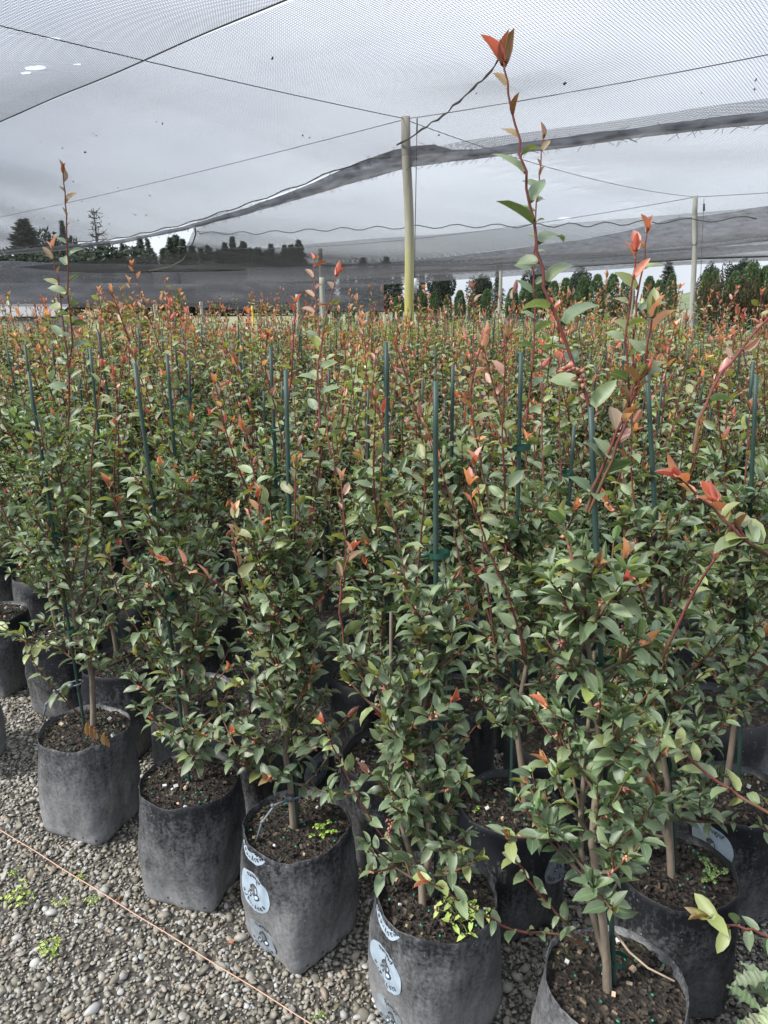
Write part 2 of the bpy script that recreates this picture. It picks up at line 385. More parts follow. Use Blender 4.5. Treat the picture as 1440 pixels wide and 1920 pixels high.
def scatter(name, pts, rots, scales, lib):
    me = bpy.data.meshes.new(name); n = len(pts)
    me.vertices.add(n); me.vertices.foreach_set('co', np.asarray(pts, np.float32).ravel())
    a = me.attributes.new('rot', 'FLOAT_VECTOR', 'POINT'); a.data.foreach_set('vector', np.asarray(rots, np.float32).ravel())
    b = me.attributes.new('size', 'FLOAT_VECTOR', 'POINT'); b.data.foreach_set('vector', np.asarray(scales, np.float32).ravel())
    o = link(name, me)
    gt = bpy.data.node_groups.new(name, 'GeometryNodeTree')
    gt.interface.new_socket('Geometry', in_out='INPUT', socket_type='NodeSocketGeometry')
    gt.interface.new_socket('Geometry', in_out='OUTPUT', socket_type='NodeSocketGeometry')
    gi = gt.nodes.new('NodeGroupInput'); go = gt.nodes.new('NodeGroupOutput')
    ci = gt.nodes.new('GeometryNodeCollectionInfo'); ci.inputs[0].default_value = lib; ci.inputs[1].default_value = True; ci.inputs[2].default_value = True
    ip = gt.nodes.new('GeometryNodeInstanceOnPoints'); ip.inputs['Pick Instance'].default_value = True
    na = gt.nodes.new('GeometryNodeInputNamedAttribute'); na.data_type = 'FLOAT_VECTOR'; na.inputs[0].default_value = 'rot'
    nb = gt.nodes.new('GeometryNodeInputNamedAttribute'); nb.data_type = 'FLOAT_VECTOR'; nb.inputs[0].default_value = 'size'
    ri = gt.nodes.new('FunctionNodeRandomValue'); ri.data_type = 'INT'; ri.inputs[4].default_value = 0; ri.inputs[5].default_value = 999
    e2r = gt.nodes.new('FunctionNodeEulerToRotation')
    L = gt.links.new
    L(gi.outputs[0], ip.inputs['Points']); L(ci.outputs[0], ip.inputs['Instance'])
    L(na.outputs[0], e2r.inputs[0]); L(e2r.outputs[0], ip.inputs['Rotation']); L(nb.outputs[0], ip.inputs['Scale'])
    L(ri.outputs[2], ip.inputs['Instance Index']); L(ip.outputs[0], go.inputs[0])
    md = o.modifiers.new('scatter', 'NODES'); md.node_group = gt
    return o
def gravel_points():
    P = []
    def fill(n, x0, x1, y0, y1, lo, hi, zmul):
        x = nrng.uniform(x0, x1, n); y = nrng.uniform(y0, y1, n)
        front = y > (1.30 - 0.66 * x) - 1.25          # only what lies near the bags or in front of them in view
        keep = front & (np.abs(x) < 0.58 * (y * CP + 1.5 * SP) + 0.25) & (y * 0.84 + x * 0.545 < 2.6)
        x, y = x[keep], y[keep]
        s = np.exp(nrng.normal(math.log((lo + hi) / 2), 0.36, len(x))).clip(lo * .7, hi * 1.6)
        P.append((x, y, s, zmul))
    fill(80000, -2.4, 1.4, 0.55, 2.7, 0.0036, 0.0058, 0.5)
    fill(21000, -2.4, 1.4, 0.55, 2.6, 0.0050, 0.0077, 0.9)
    fill(2600, -2.0, 1.0, 0.55, 2.2, 0.0085, 0.0112, 1.0)
    fill(26000, -3.4, 0.8, 2.2, 4.4, 0.006, 0.009, 0.6)
    x = np.concatenate([p[0] for p in P]); y = np.concatenate([p[1] for p in P]); s = np.concatenate([p[2] for p in P])
    zm = np.concatenate([np.full(len(p[0]), p[3]) for p in P])
    z = s * 0.30 * zm + nrng.uniform(0, 0.003, len(x))
    pts = np.stack([x, y, z], 1)
    rots = np.stack([nrng.normal(0, .42, len(x)), nrng.normal(0, .42, len(x)), nrng.uniform(0, 6.28, len(x))], 1)
    sc = np.stack([s, s, s], 1) * nrng.uniform(.85, 1.2, (len(x), 3))
    return pts, rots, sc
tag(scatter('gravel', *gravel_points(), LIB), 'grey river pebbles covering the ground round the bags', 'gravel', kind='stuff')

# ------------------------------------------------------------------ leaves
ROWS_HI = [0, .12, .32, .55, .78, 1]
ROWS_LO = [0, .28, .66, 1]
def leaf_template(rows, bend, fold, wr, curl=0.0, wave=0.0):
    v, a = [], []; x = z = 0.0; ps = 0.0
    for i, s in enumerate(rows):
        if i:
            mid = (s + ps) / 2; an = -bend * mid
            x += math.cos(an) * (s - ps); z += math.sin(an) * (s - ps)
        ps = s; an = -bend * s
        nx, nz = -math.sin(an), math.cos(an)
        if i in (0, len(rows) - 1): v.append((x, 0, z)); a.append(0)
        else:
            wd = wr * 0.5 * (math.sin(math.pi * min(1, s ** 0.88)) ** 0.85)
            for sg in (1, -1):
                f = fold + wave * math.sin(s * 7 + sg)
                v.append((x + nx * wd * math.sin(f), sg * wd * math.cos(f), z + nz * wd * math.sin(f))); a.append(sg)
                if sg == 1: v.append((x, 0, z)); a.append(0)
    m = len(rows); q, t = [], []
    def idx(i, k): return 0 if i == 0 else (1 + 3 * (m - 2) if i == m - 1 else 1 + 3 * (i - 1) + k)
    for i in range(m - 1):
        for k in (0, 1):
            A, B, C_, D = idx(i, k), idx(i, k + 1), idx(i + 1, k + 1), idx(i + 1, k)
            # k=0 is the +y edge; keep the normals on +z
            if i == 0: t.append((A, D, C_)[::-1])
            elif i == m - 2: t.append((A, B, C_)[::-1])
            else: q.append((A, B, C_, D)[::-1])
    return np.array(v), np.array(q, int).reshape(-1, 4), np.array(t, int).reshape(-1, 3), np.array(a, float)
SHAPES = [(0.65, 0.32, 0.47, .12), (1.1, 0.45, 0.44, .08), (0.30, 0.55, 0.48, .14), (1.45, 0.36, 0.42, .06),   # mature
          (0.15, 0.85, 0.52, .05), (-0.35, 0.95, 0.46, .05), (0.6, 0.65, 0.50, .08)]                            # young, folded
T_HI = [leaf_template(ROWS_HI, b, f, w_, 0, wv) for b, f, w_, wv in SHAPES]
T_LO = [leaf_template(ROWS_LO, b, f, w_, 0, wv) for b, f, w_, wv in SHAPES]
CLS = {'dark': (0.054, 0.090, 0.042), 'mid': (0.090, 0.134, 0.062), 'light': (0.145, 0.190, 0.084), 'young': (0.21, 0.24, 0.062),
       'sprout': (0.28, 0.32, 0.09), 'olive': (0.17, 0.165, 0.05), 'bronze': (0.21, 0.105, 0.05), 'orange': (0.50, 0.19, 0.10), 'red': (0.50, 0.11, 0.085),
       'pink': (0.48, 0.22, 0.18), 'dead': (0.30, 0.14, 0.045), 'rust': (0.22, 0.06, 0.03)}
def jitter(c, r, amt=0.22):
    k = 1 + r.uniform(-amt, amt); return tuple(x * k * (1 + r.uniform(-.08, .08)) for x in c)

class Leaf:
    __slots__ = ('p', 'x', 'z', 'L', 's', 'c')
    def __init__(self, p, x, z, L, s, c): self.p, self.x, self.z, self.L, self.s, self.c = p, x, z, L, s, c
    def matrix(self):
        x = self.x.normalized(); z = self.z - x * self.z.dot(x)
        if z.length < 1e-4: z = x.orthogonal()
        z.normalize(); y = z.cross(x)
        m = Matrix((x, y, z)).transposed().to_4x4(); m.translation = self.p
        return m @ Matrix.Diagonal((self.L, self.L, self.L, 1))
def add_leaves(mb, leaves, T, r):
    for l in leaves:
        v, q, t, a = T[l.s]; m = np.array(l.matrix())
        mb.add(v @ m[:3, :3].T + m[:3, 3], q, t, col=jitter(CLS[l.c], r), across=a)
_leaf_mesh = {}
def leaf_mesh(s, c):
    if (s, c) not in _leaf_mesh:
        mb = MB(); v, q, t, a = T_HI[s]; mb.add(v, q, t, col=CLS[c], across=a)
        _leaf_mesh[(s, c)] = mb.mesh('leaf', M['leaf'])
    return _leaf_mesh[(s, c)]
def leaf_object(l, parent):
    o = bpy.data.objects.new('leaf', leaf_mesh(l.s, l.c)); o.parent = parent; o.matrix_basis = l.matrix(); COL.objects.link(o); return o

# ------------------------------------------------------------------ shrub generator
SOIL = 0.308
BARK, BARK2, SHOOT, SHOOT2 = (0.235, 0.195, 0.15), (0.165, 0.13, 0.095), (0.175, 0.052, 0.045), (0.17, 0.09, 0.05)
def rv(r): return Vector((r.gauss(0, 1), r.gauss(0, 1), r.gauss(0, 1)))
def mature(r):
    k = r.random()
    return 'dark' if k < .40 else 'mid' if k < .78 else 'light' if k < .95 else 'young'
def leafy(r, pts, leaves, L=0.045, step=0.0195, start=0.12, cls=mature, side=None, tipn=2, tipcls=None, droop=0.0, showy=False):
    """alternate leaves along a polyline, with a terminal cluster."""
    seg = [(pts[i + 1] - pts[i]).length for i in range(len(pts) - 1)]; tot = sum(seg)
    d = start * tot; k = r.randint(0, 1); az = r.uniform(0, 6.28)
    while d < tot:
        e = d; i = 0
        while i < len(seg) - 1 and e > seg[i]: e -= seg[i]; i += 1
        f = (pts[i + 1] - pts[i]).normalized(); p = pts[i] + f * e
        hz = f.cross(Vector((0, 0, 1)))
        if hz.length < .35: hz = Vector((math.cos(az), math.sin(az), 0)); hz = hz - f * hz.dot(f)
        hz.normalize(); up = hz.cross(f).normalized()
        a2 = (0 if k % 2 else math.pi) + r.gauss(0, .75)
        sd_ = hz * math.cos(a2) + up * math.sin(a2)
        x = sd_ * r.uniform(.75, 1.0) + f * r.uniform(.35, .75) + Vector((0, 0, .18 - droop)) + rv(r) * .12
        z = Vector((0, 0, 1)) + f * .25 + rv(r) * (.65 if f.z > .8 else .38)
        if showy and r.random() < .8:                       # leaves held out either side of an upright shoot, faces turned various ways
            sx_ = Vector((1 if k % 2 else -1, r.uniform(-.5, .5), 0)); x = sx_ * r.uniform(.55, 1.0) + f * r.uniform(.35, 1.0)
            z = Vector((0, r.choice((-1, -1, 1)) * r.uniform(.5, 1), 0)) + Vector((0, 0, .5)) - sx_ * .35 + rv(r) * .2
        t = d / tot
        c = cls(r) if not isinstance(cls, (list, tuple)) else cls[min(len(cls) - 1, int(t * len(cls)))]
        s = r.choice((0, 0, 1, 1, 2, 3)) if c in ('dark', 'mid', 'light', 'young', 'olive') else r.choice((4, 6, 2))
        hot = c in ('bronze', 'orange', 'red', 'pink')
        if hot: x = x + f * .7
        leaves.append(Leaf(p, x, z, L * (.82 if hot else 1) * r.uniform(.6, 1.25) * (1.0 - .18 * max(0, t - .6)), s, c))
        d += step * r.uniform(.75, 1.3); k += 1
    f = (pts[-1] - pts[-2]).normalized(); a0 = r.uniform(0, 6.28)
    for j in range(tipn):
        hz = f.orthogonal().normalized(); hz.rotate(Matrix.Rotation(a0 + j * 6.28 / max(1, tipn) + r.gauss(0, .25), 3, f))
        c = (r.choice(tipcls) if tipcls else cls(r) if callable(cls) else cls[-1])
        spread = r.uniform(.12, .5) if c not in ('dark', 'mid', 'light') else r.uniform(.6, 1.1)
        leaves.append(Leaf(pts[-1].copy(), f + hz * spread, f * .3 - hz * 1.0 if c not in ('dark', 'mid', 'light') else Vector((0, 0, 1)) + rv(r) * .2,
                           L * r.uniform(.55, .95), r.choice((4, 5, 4, 6)), c))
def arc(p0, d0, L, lift, r, n=5, wob=.10):
    pts = [p0.copy()]; d = d0.normalized(); p = p0.copy()
    for i in range(n):
        d = (d + Vector((0, 0, lift / n)) + rv(r) * wob / 2).normalized(); p = p + d * (L / n); pts.append(p.copy())
    return pts
SHOOT_CLS = ['light', 'light', 'mid', 'young', 'light', 'young', 'olive', 'bronze', 'orange']
def shoot_cls(r):
    top = r.choice(['red', 'orange', 'pink', 'bronze', 'pink', 'bronze'])
    return ['mid', r.choice(['mid', 'light']), 'light', r.choice(['light', 'mid']), r.choice(['light', 'young']), r.choice(['light', 'young']), r.choice(['light', 'young', 'olive']), r.choice(['young', 'olive', top]), r.choice([top, top, 'bronze', 'young'])]
def gen_shrub(r, lean=(0, 0), top=1.10, nb=30, Rb=0.20, nshoot=4, shoot=(1.22, 1.48), low=0.40, fork=False, L=0.0445):
    """leaves, stems [(pts, radii, colours)], buds [(pos, dir)], stake axis"""
    leaves, stems, buds = [], [], []
    lx, ly = lean
    def axis(z): k = (z - SOIL) / 1.07; return Vector((lx * k, ly * k, z))
    off = Vector((r.uniform(.012, .022) * r.choice((-1, 1)), r.uniform(-.02, .02), 0))
    ph = r.uniform(0, 6)
    tp = [axis(SOIL - .03 + (top - SOIL) * i / 9) + off * (1 + .5 * math.sin(i * 1.1 + ph)) + Vector((r.gauss(0, .003), r.gauss(0, .003), 0)) for i in range(10)]
    stems.append((tp, np.linspace(.0085, .003, 10), [BARK] * 6 + [BARK2] * 4))
    starts = [(tp, 1.0)]
    if fork:
        az = r.uniform(2.7, 3.6); b = tp[1]
        fp = [b + Vector((math.cos(az), math.sin(az), 0)) * (.065 * math.sin(min(1, i / 4) * 1.57)) + Vector((0, 0, .075 * i)) for i in range(9)]
        stems.append((fp, np.linspace(.007, .003, 9), [BARK] * 9)); starts.append((fp, .8))
    ga = r.uniform(0, 6.28)
    for k in range(nb):
        t = (k + r.uniform(-.3, .3)) / nb; z0 = low + (top - low) * max(0, min(1, t))
        src, sc = starts[1] if (len(starts) > 1 and k % 4 == 3 and z0 < .85) else starts[0]
        zs = [p.z for p in src]; i = min(range(len(zs)), key=lambda j: abs(zs[j] - z0)); i = min(i, len(src) - 2)
        f = max(0, min(1, (z0 - zs[i]) / max(1e-3, zs[i + 1] - zs[i]))); p0 = src[i].lerp(src[i + 1], f)
        ga += 2.4 + r.gauss(0, .3)
        Lb = Rb * (1.05 - .45 * t) * r.uniform(.65, 1.15)
        el = r.uniform(.3, .95) if t > .2 else r.uniform(.0, .6)
        d = Vector((math.cos(ga) * math.cos(el), math.sin(ga) * math.cos(el), math.sin(el)))
        pts = arc(p0, d, Lb, .55, r)
        tipc = r.choice([None] * 13 + [['young', 'olive'], ['olive', 'young'], ['bronze', 'orange'], ['orange', 'red'], ['pink', 'olive']])
        leafy(r, pts, leaves, L=L, tipcls=tipc, tipn=3 if tipc else 2)
        stems.append((pts, np.linspace(.0034, .0015, len(pts)), [BARK2] * 3 + [SHOOT2] * 3))
        for _ in range(r.choice((2, 2, 3))):
            j = r.randint(1, 3); a = r.choice((-1, 1)) * r.uniform(.5, 1.1)
            dd = (pts[j + 1] - pts[j]).normalized(); dd.rotate(Matrix.Rotation(a, 3, 'Z')); dd.z += r.uniform(.1, .5)
            sp = arc(pts[j], dd, Lb * r.uniform(.35, .65), .4, r, 4)
            leafy(r, sp, leaves, L=L * .92, start=.2)
            stems.append((sp, np.linspace(.002, .0012, len(sp)), [SHOOT2] * len(sp)))
        for q in range(r.randint(1, 3)): buds.append((pts[r.randint(2, len(pts) - 1)].copy(), (d + rv(r) * .6).normalized()))
    for l in leaves:                                        # lighter, younger leaves higher up
        if l.c in ('dark', 'mid') and r.random() < max(0, min(.6, (l.p.z - .55) * 1.1)): l.c = 'light' if l.c == 'mid' else 'mid'
        elif l.c == 'light' and r.random() < (l.p.z - .7) * .5: l.c = 'young'
    sl = []
    for k in range(nshoot):
        z0 = r.uniform(.72, 1.0) if nshoot > 1 else 1.0
        a = r.uniform(0, 6.28); rr = r.uniform(.03, .13)
        p0 = axis(z0) + Vector((math.cos(a) * rr, math.sin(a) * rr, 0))
        h = r.uniform(*shoot) - z0
        d = Vector((math.cos(a) * .28, math.sin(a) * .28, 1))
        pts = arc(p0, d, h, .3, r, 7, .10)
        leafy(r, pts, sl, L=.044, step=.028, start=.08, cls=shoot_cls(r), tipn=r.choice((2, 3, 3)), tipcls=r.choice([['red', 'orange'], ['orange', 'bronze'], ['red', 'pink'], ['orange'], ['pink', 'bronze']]))
        stems.append((pts, np.linspace(.003, .0013, len(pts)), [SHOOT2] * 2 + [SHOOT] * 6))
    return leaves, sl, stems, buds, axis
def bud_mesh(mb, p, d, r, n=3, s=1.0):
    for _ in range(n):
        dd = (d + rv(r) * .55).normalized(); L = r.uniform(.008, .013) * s; w_ = .0027 * s
        x = dd; y = x.orthogonal().normalized(); z = x.cross(y)
        pts = [p, *[p + x * L * .45 + (y * math.cos(k * 1.571) + z * math.sin(k * 1.571)) * w_ for k in range(4)], p + x * L]
        mb.add([tuple(q) for q in pts], tris=[(0, 1, 2), (0, 2, 3), (0, 3, 4), (0, 4, 1), (5, 2, 1), (5, 3, 2), (5, 4, 3), (5, 1, 4)],
               col=jitter(r.choice([(.36, .15, .10), (.42, .22, .12), (.30, .10, .09)]), r))
def stem_mesh(stems, sides=6):
    mb = MB()
    for pts, rad, cols in stems: mb.tube([tuple(p) for p in pts], rad, sides, col=np.array(cols), cap=False)
    return mb

# ------------------------------------------------------------------ bag, soil, print
def bag_point(th, t, seed, rad=0.127, H=0.32, out=0.0):
    n = 2 + 7.0 * (1 - t) ** 2.0
    c, s = math.cos(th), math.sin(th)
    k = (abs(c) ** n + abs(s) ** n) ** (-1 / n)
    k = min(k, 1.31) * (1 - .17 * (1 - t) ** 1.7)
    r = rad * (0.955 + .05 * math.sin(t * 2.4)) * k
    if t < .07: r *= 1 - .09 * ((.07 - t) / .07) ** 2
    q = Vector((c * 2.2, s * 2.2, t * 3 + seed))
    r += .007 * mnoise.noise(q) * (1.2 - .5 * t) + .0026 * mnoise.noise(Vector((c * 6, s * 6, t * 9 + seed)))
    w1 = mnoise.noise(Vector((c * 3.2 + t * 4, s * 3.2 - t * 4, t * 2 + seed * 3))); r += .007 * (1 - t) ** 1.2 * (abs(w1) ** .6 - .5) + .0035 * (abs(mnoise.noise(Vector((c * 9, s * 9, t * 2.5 + seed)))) - .25)
    r += out
    z = t * H + (t ** 6) * .012 * mnoise.noise(Vector((c * 1.6, s * 1.6, seed * 2)))
    return Vector((r * c, r * s, z))
def bag_mesh(seed, nt_=72, nz=24, mat='bag'):
    mb = MB(); ts = [0, .02, .045, .08] + [(.08 + .92 * (i + 1) / (nz - 3)) for i in range(nz - 3)]
    rows = []
    for t in ts: rows.append([tuple(bag_point(2 * math.pi * k / nt_, t, seed)) for k in range(nt_)])
    rim = rows[-1]
    rows.append([(x * .988, y * .988, z + .0012) for x, y, z in rim])
    rows.append([(x * .965, y * .965, SOIL - .03) for x, y, z in rim])
    m = len(rows); v = [p for r_ in rows for p in r_]
    q = [(i * nt_ + k, i * nt_ + (k + 1) % nt_, (i + 1) * nt_ + (k + 1) % nt_, (i + 1) * nt_ + k) for i in range(m - 1) for k in range(nt_)]
    mb.add(v, quads=q, ngon=[list(range(nt_))[::-1]])
    return mb.mesh('bag', M[mat], attrs=False)
def soil_mesh(seed, nr=9, na=36):
    mb = MB(); v = [(0, 0, SOIL + .004)]
    for i in range(1, nr + 1):
        f = i / nr
        for k in range(na):
            th = 2 * math.pi * (k + .5 * (i % 2)) / na; p = bag_point(th, .93, seed) * (.99 * f)
            z = SOIL - .006 + .008 * (1 - f) + .006 * mnoise.noise(Vector((p.x * 40, p.y * 40, seed))) + .005 * mnoise.noise(Vector((p.x * 110, p.y * 110, seed)))
            v.append((p.x, p.y, z))
    t = [(0, 1 + k, 1 + (k + 1) % na) for k in range(na)]
    q = [(1 + (i - 1) * na + k, 1 + i * na + k, 1 + i * na + (k + 1) % na, 1 + (i - 1) * na + (k + 1) % na) for i in range(1, nr) for k in range(na)]
    mb.add(v, quads=q, tris=t); return mb.mesh('soil', M['soil'], attrs=False)
def soil_bits(r, n=260, beads=14):
    mb = MB()
    for i in range(n):
        a, f = r.uniform(0, 6.28), math.sqrt(r.random()) * .113
        c = r.choice([(.022, .019, .016)] * 9 + [(.045, .036, .028)] * 5 + [(.10, .075, .05), (.2, .15, .10)])
        L = r.uniform(.003, .012)
        mb.box((math.cos(a) * f, math.sin(a) * f, SOIL + r.uniform(-.002, .006)), (L, L * r.uniform(.3, .7), L * r.uniform(.2, .5)),
               Euler((r.gauss(0, .5), r.gauss(0, .5), r.uniform(0, 6.28))).to_matrix(), jitter(c, r))
    for i in range(beads):
        a, f = r.uniform(0, 6.28), math.sqrt(r.random()) * .11
        mb.box((math.cos(a) * f, math.sin(a) * f, SOIL + .005), (.0035,) * 3, Euler((.7, .6, a)).to_matrix(), (.03, .22, .14))
    for i in range(r.randint(3, 6)):
        a, f = r.uniform(0, 6.28), math.sqrt(r.random()) * .105
        L = r.uniform(.005, .011)
        mb.box((math.cos(a) * f, math.sin(a) * f, SOIL + .006), (L, L * .8, L * .6), Euler((r.gauss(0, .6), r.gauss(0, .6), a)).to_matrix(), r.choice([(.55, .54, .51), (.5, .36, .26)]))
    return mb
_glyph = {}
def glyph(ch):
    if ch not in _glyph:
        cu = bpy.data.curves.new('glyph', 'FONT'); cu.body = ch; cu.size = 1.0; cu.offset = 0.012; cu.resolution_u = 2
        ob = bpy.data.objects.new('glyph', cu); COL.objects.link(ob)
        dg = bpy.context.evaluated_depsgraph_get(); ev = ob.evaluated_get(dg); me = ev.to_mesh(); me.calc_loop_triangles()
        v = np.array([p.co[:] for p in me.vertices]).reshape(-1, 3); t = np.array([lt.vertices[:] for lt in me.loop_triangles], int).reshape(-1, 3)
        ev.to_mesh_clear(); bpy.data.objects.remove(ob); bpy.data.curves.remove(cu)
        _glyph[ch] = (v[:, :2], t, (v[:, 0].max() - v[:, 0].min()) if len(v) else .3, v[:, 0].min() if len(v) else 0)
    return _glyph[ch]
def add_print(bag, seed, th0, z0, tilt, worn=False, rad=.054, rim=.312):
    """round printed emblem with its lettering, wrapped on the bag wall, upside down like the bags' own print."""
    ct, st_ = math.cos(math.pi + tilt), math.sin(math.pi + tilt)
    def wrap(xy, out):
        res = []
        for x, y in xy:
            X = x * ct - y * st_; Y = x * st_ + y * ct
            z = z0 + Y; th = th0 + X / .127
            res.append(bag_point(th, max(0, min(1, z / .32)), seed, out=out))
        return res
    def clip(v, faces): return [f for f in faces if all(rim_ok[i] for i in f)]
    mb = MB(); xy = [(0, 0)]; nr, na = 12, 64
    for i in range(1, nr + 1):
        for k in range(na): xy.append((rad * i / nr * math.cos(k * 6.28318 / na), rad * i / nr * math.sin(k * 6.28318 / na)))
    rim_ok = [z0 + (x * st_ + y * ct) < rim for x, y in xy]
    v = wrap(xy, .0011)
    t = clip(v, [(0, 1 + k, 1 + (k + 1) % na) for k in range(na)])
    q = clip(v, [(1 + (i - 1) * na + k, 1 + i * na + k, 1 + i * na + (k + 1) % na, 1 + (i - 1) * na + (k + 1) % na) for i in range(1, nr) for k in range(na)])
    mb.add([tuple(p) for p in v], quads=q, tris=t)
    disc = mb.build('round_print', M['logo_worn' if worn else 'logo'], bag, attrs=False)
    ink = MB()
    def put(xy, tris, out=.0019):
        nonlocal rim_ok
        rim_ok = [z0 + (x * st_ + y * ct) < rim for x, y in xy]
        f = clip(xy, [tuple(t_) for t_ in tris])
        if f: ink.add([tuple(p) for p in wrap(xy, out)], tris=f)
    def word(txt, radius, upper, size):
        adv = []; tot = 0
        for ch in txt:
            wd = glyph(ch)[2] * size + .0022; adv.append(wd); tot += wd
        pos = -tot / 2
        for ch, wd in zip(txt, adv):
            gv, gt_, gw, gx = glyph(ch); c = (pos + wd / 2) / radius; pos += wd
            loc = np.stack([(gv[:, 0] - gx - gw / 2) * size, gv[:, 1] * size], 1)
            if upper: a = c; px = np.sin(a) * (radius + loc[:, 1]) + np.cos(a) * loc[:, 0]; py = np.cos(a) * (radius + loc[:, 1]) - np.sin(a) * loc[:, 0]
            else: a = c; px = np.sin(a) * (radius - loc[:, 1]) + np.cos(a) * loc[:, 0]; py = -np.cos(a) * (radius - loc[:, 1]) + np.sin(a) * loc[:, 0]
            put(list(zip(px, py)), gt_)
    word('easy-care', rad * .70, True, rad * .35)
    word('plants', rad * .90, False, rad * .35)
    def blob(cx, cy, rx, ry, out=.0019, n=20, a0=0, a1=6.28318, hole=0.0, rot=0):
        pts, f = [], []
        for k in range(n + 1):
            a = a0 + (a1 - a0) * k / n
            for m_ in (hole, 1.0):
                x, y = rx * m_ * math.cos(a), ry * m_ * math.sin(a)
                pts.append((cx + x * math.cos(rot) - y * math.sin(rot), cy + x * math.sin(rot) + y * math.cos(rot)))
        for k in range(n): f += [(2 * k, 2 * k + 1, 2 * k + 3), (2 * k, 2 * k + 3, 2 * k + 2)]
        put(pts, f, out)
    u = rad / .054
    blob(-.002 * u, -.006 * u, .0125 * u, .0165 * u, rot=.2)                       # dark seed-like body
    blob(-.0125 * u, .0075 * u, .0088 * u, .0088 * u, hole=.62, out=.0023)         # ring
    blob(.0105 * u, .0125 * u, .0055 * u, .0075 * u, hole=.6, out=.0023, rot=.4)   # small open loop
    blob(.0095 * u, .001 * u, .0035 * u, .0035 * u, out=.0023)
    if ink.n: ink.build('lettering', M['ink'], disc, attrs=False)
    pale = MB(); ink2 = ink; ink = pale
    blob(-.0125 * u, .0075 * u, .0050 * u, .0050 * u, out=.0022)
    blob(.0105 * u, .0125 * u, .003 * u, .004 * u, out=.0022)
    blob(.0065 * u, .0005 * u, .0065 * u, .0065 * u, out=.0021, hole=.55)
    if pale.n: pale.build('emblem', M['logo'], disc, attrs=False)
def stake_mesh(axis, top, mat, r0=.0046, seed=0):
    rr = random.Random(seed); mb = MB(); zs = np.linspace(SOIL - .05, top, 14); pts = [tuple(axis(z)) for z in zs]
    rad = [r0 * (1 + (.10 if i % 4 == 2 else rr.uniform(-.02, .02))) for i in range(14)]
    mb.tube(pts, rad, 8); return mb.mesh('stake', mat, attrs=False)
def tie_mesh(axis, z, off, r):
    mb = MB(); c = axis(z); rx = .013
    n = 14; v = []
    for k in range(n):
        a = k * 6.283 / n
        for dz in (-.005, .005):
            v.append((c.x + off.x * .5 + math.cos(a) * (rx + abs(off.x) * .4), c.y + off.y * .5 + math.sin(a) * (.011 + abs(off.y) * .4), z + dz + .002 * math.cos(a)))
    mb.add(v, quads=[(2 * k, 2 * ((k + 1) % n), 2 * ((k + 1) % n) + 1, 2 * k + 1) for k in range(n)])
    s = r.choice((-1, 1))
    mb.box((c.x + s * .020, c.y - .008, z + .001), (.014, .001, .008), Euler((0, r.uniform(-.2, .2), r.uniform(-.4, .4))).to_matrix())
    return mb

# ------------------------------------------------------------------ where the bags stand
DROW, NROW = Vector((.84, -.545, 0)), Vector((.545, .84, 0))
FRONT = {'F0': (-1.42, 2.17), 'F1': (-.865, 1.885), 'F2': (-.50, 1.64), 'F3': (-.205, 1.475), 'F4': (.109, 1.262), 'F5': (.417, 1.055), 'F6': (.775, .86)}
SECOND = {'T0': (.885, 1.585), 'R0': (.92, 1.14), 'R1': (.633, 1.333), 'R2': (.312, 1.55), 'R3': (.015, 1.745), 'R4': (-.285, 1.90), 'R5': (-.60, 2.085), 'R6': (-.90, 2.29), 'R7': (-1.20, 2.53), 'R8': (-1.54, 2.70)}
GROUP = 'camellias in black planter bags standing in rows'
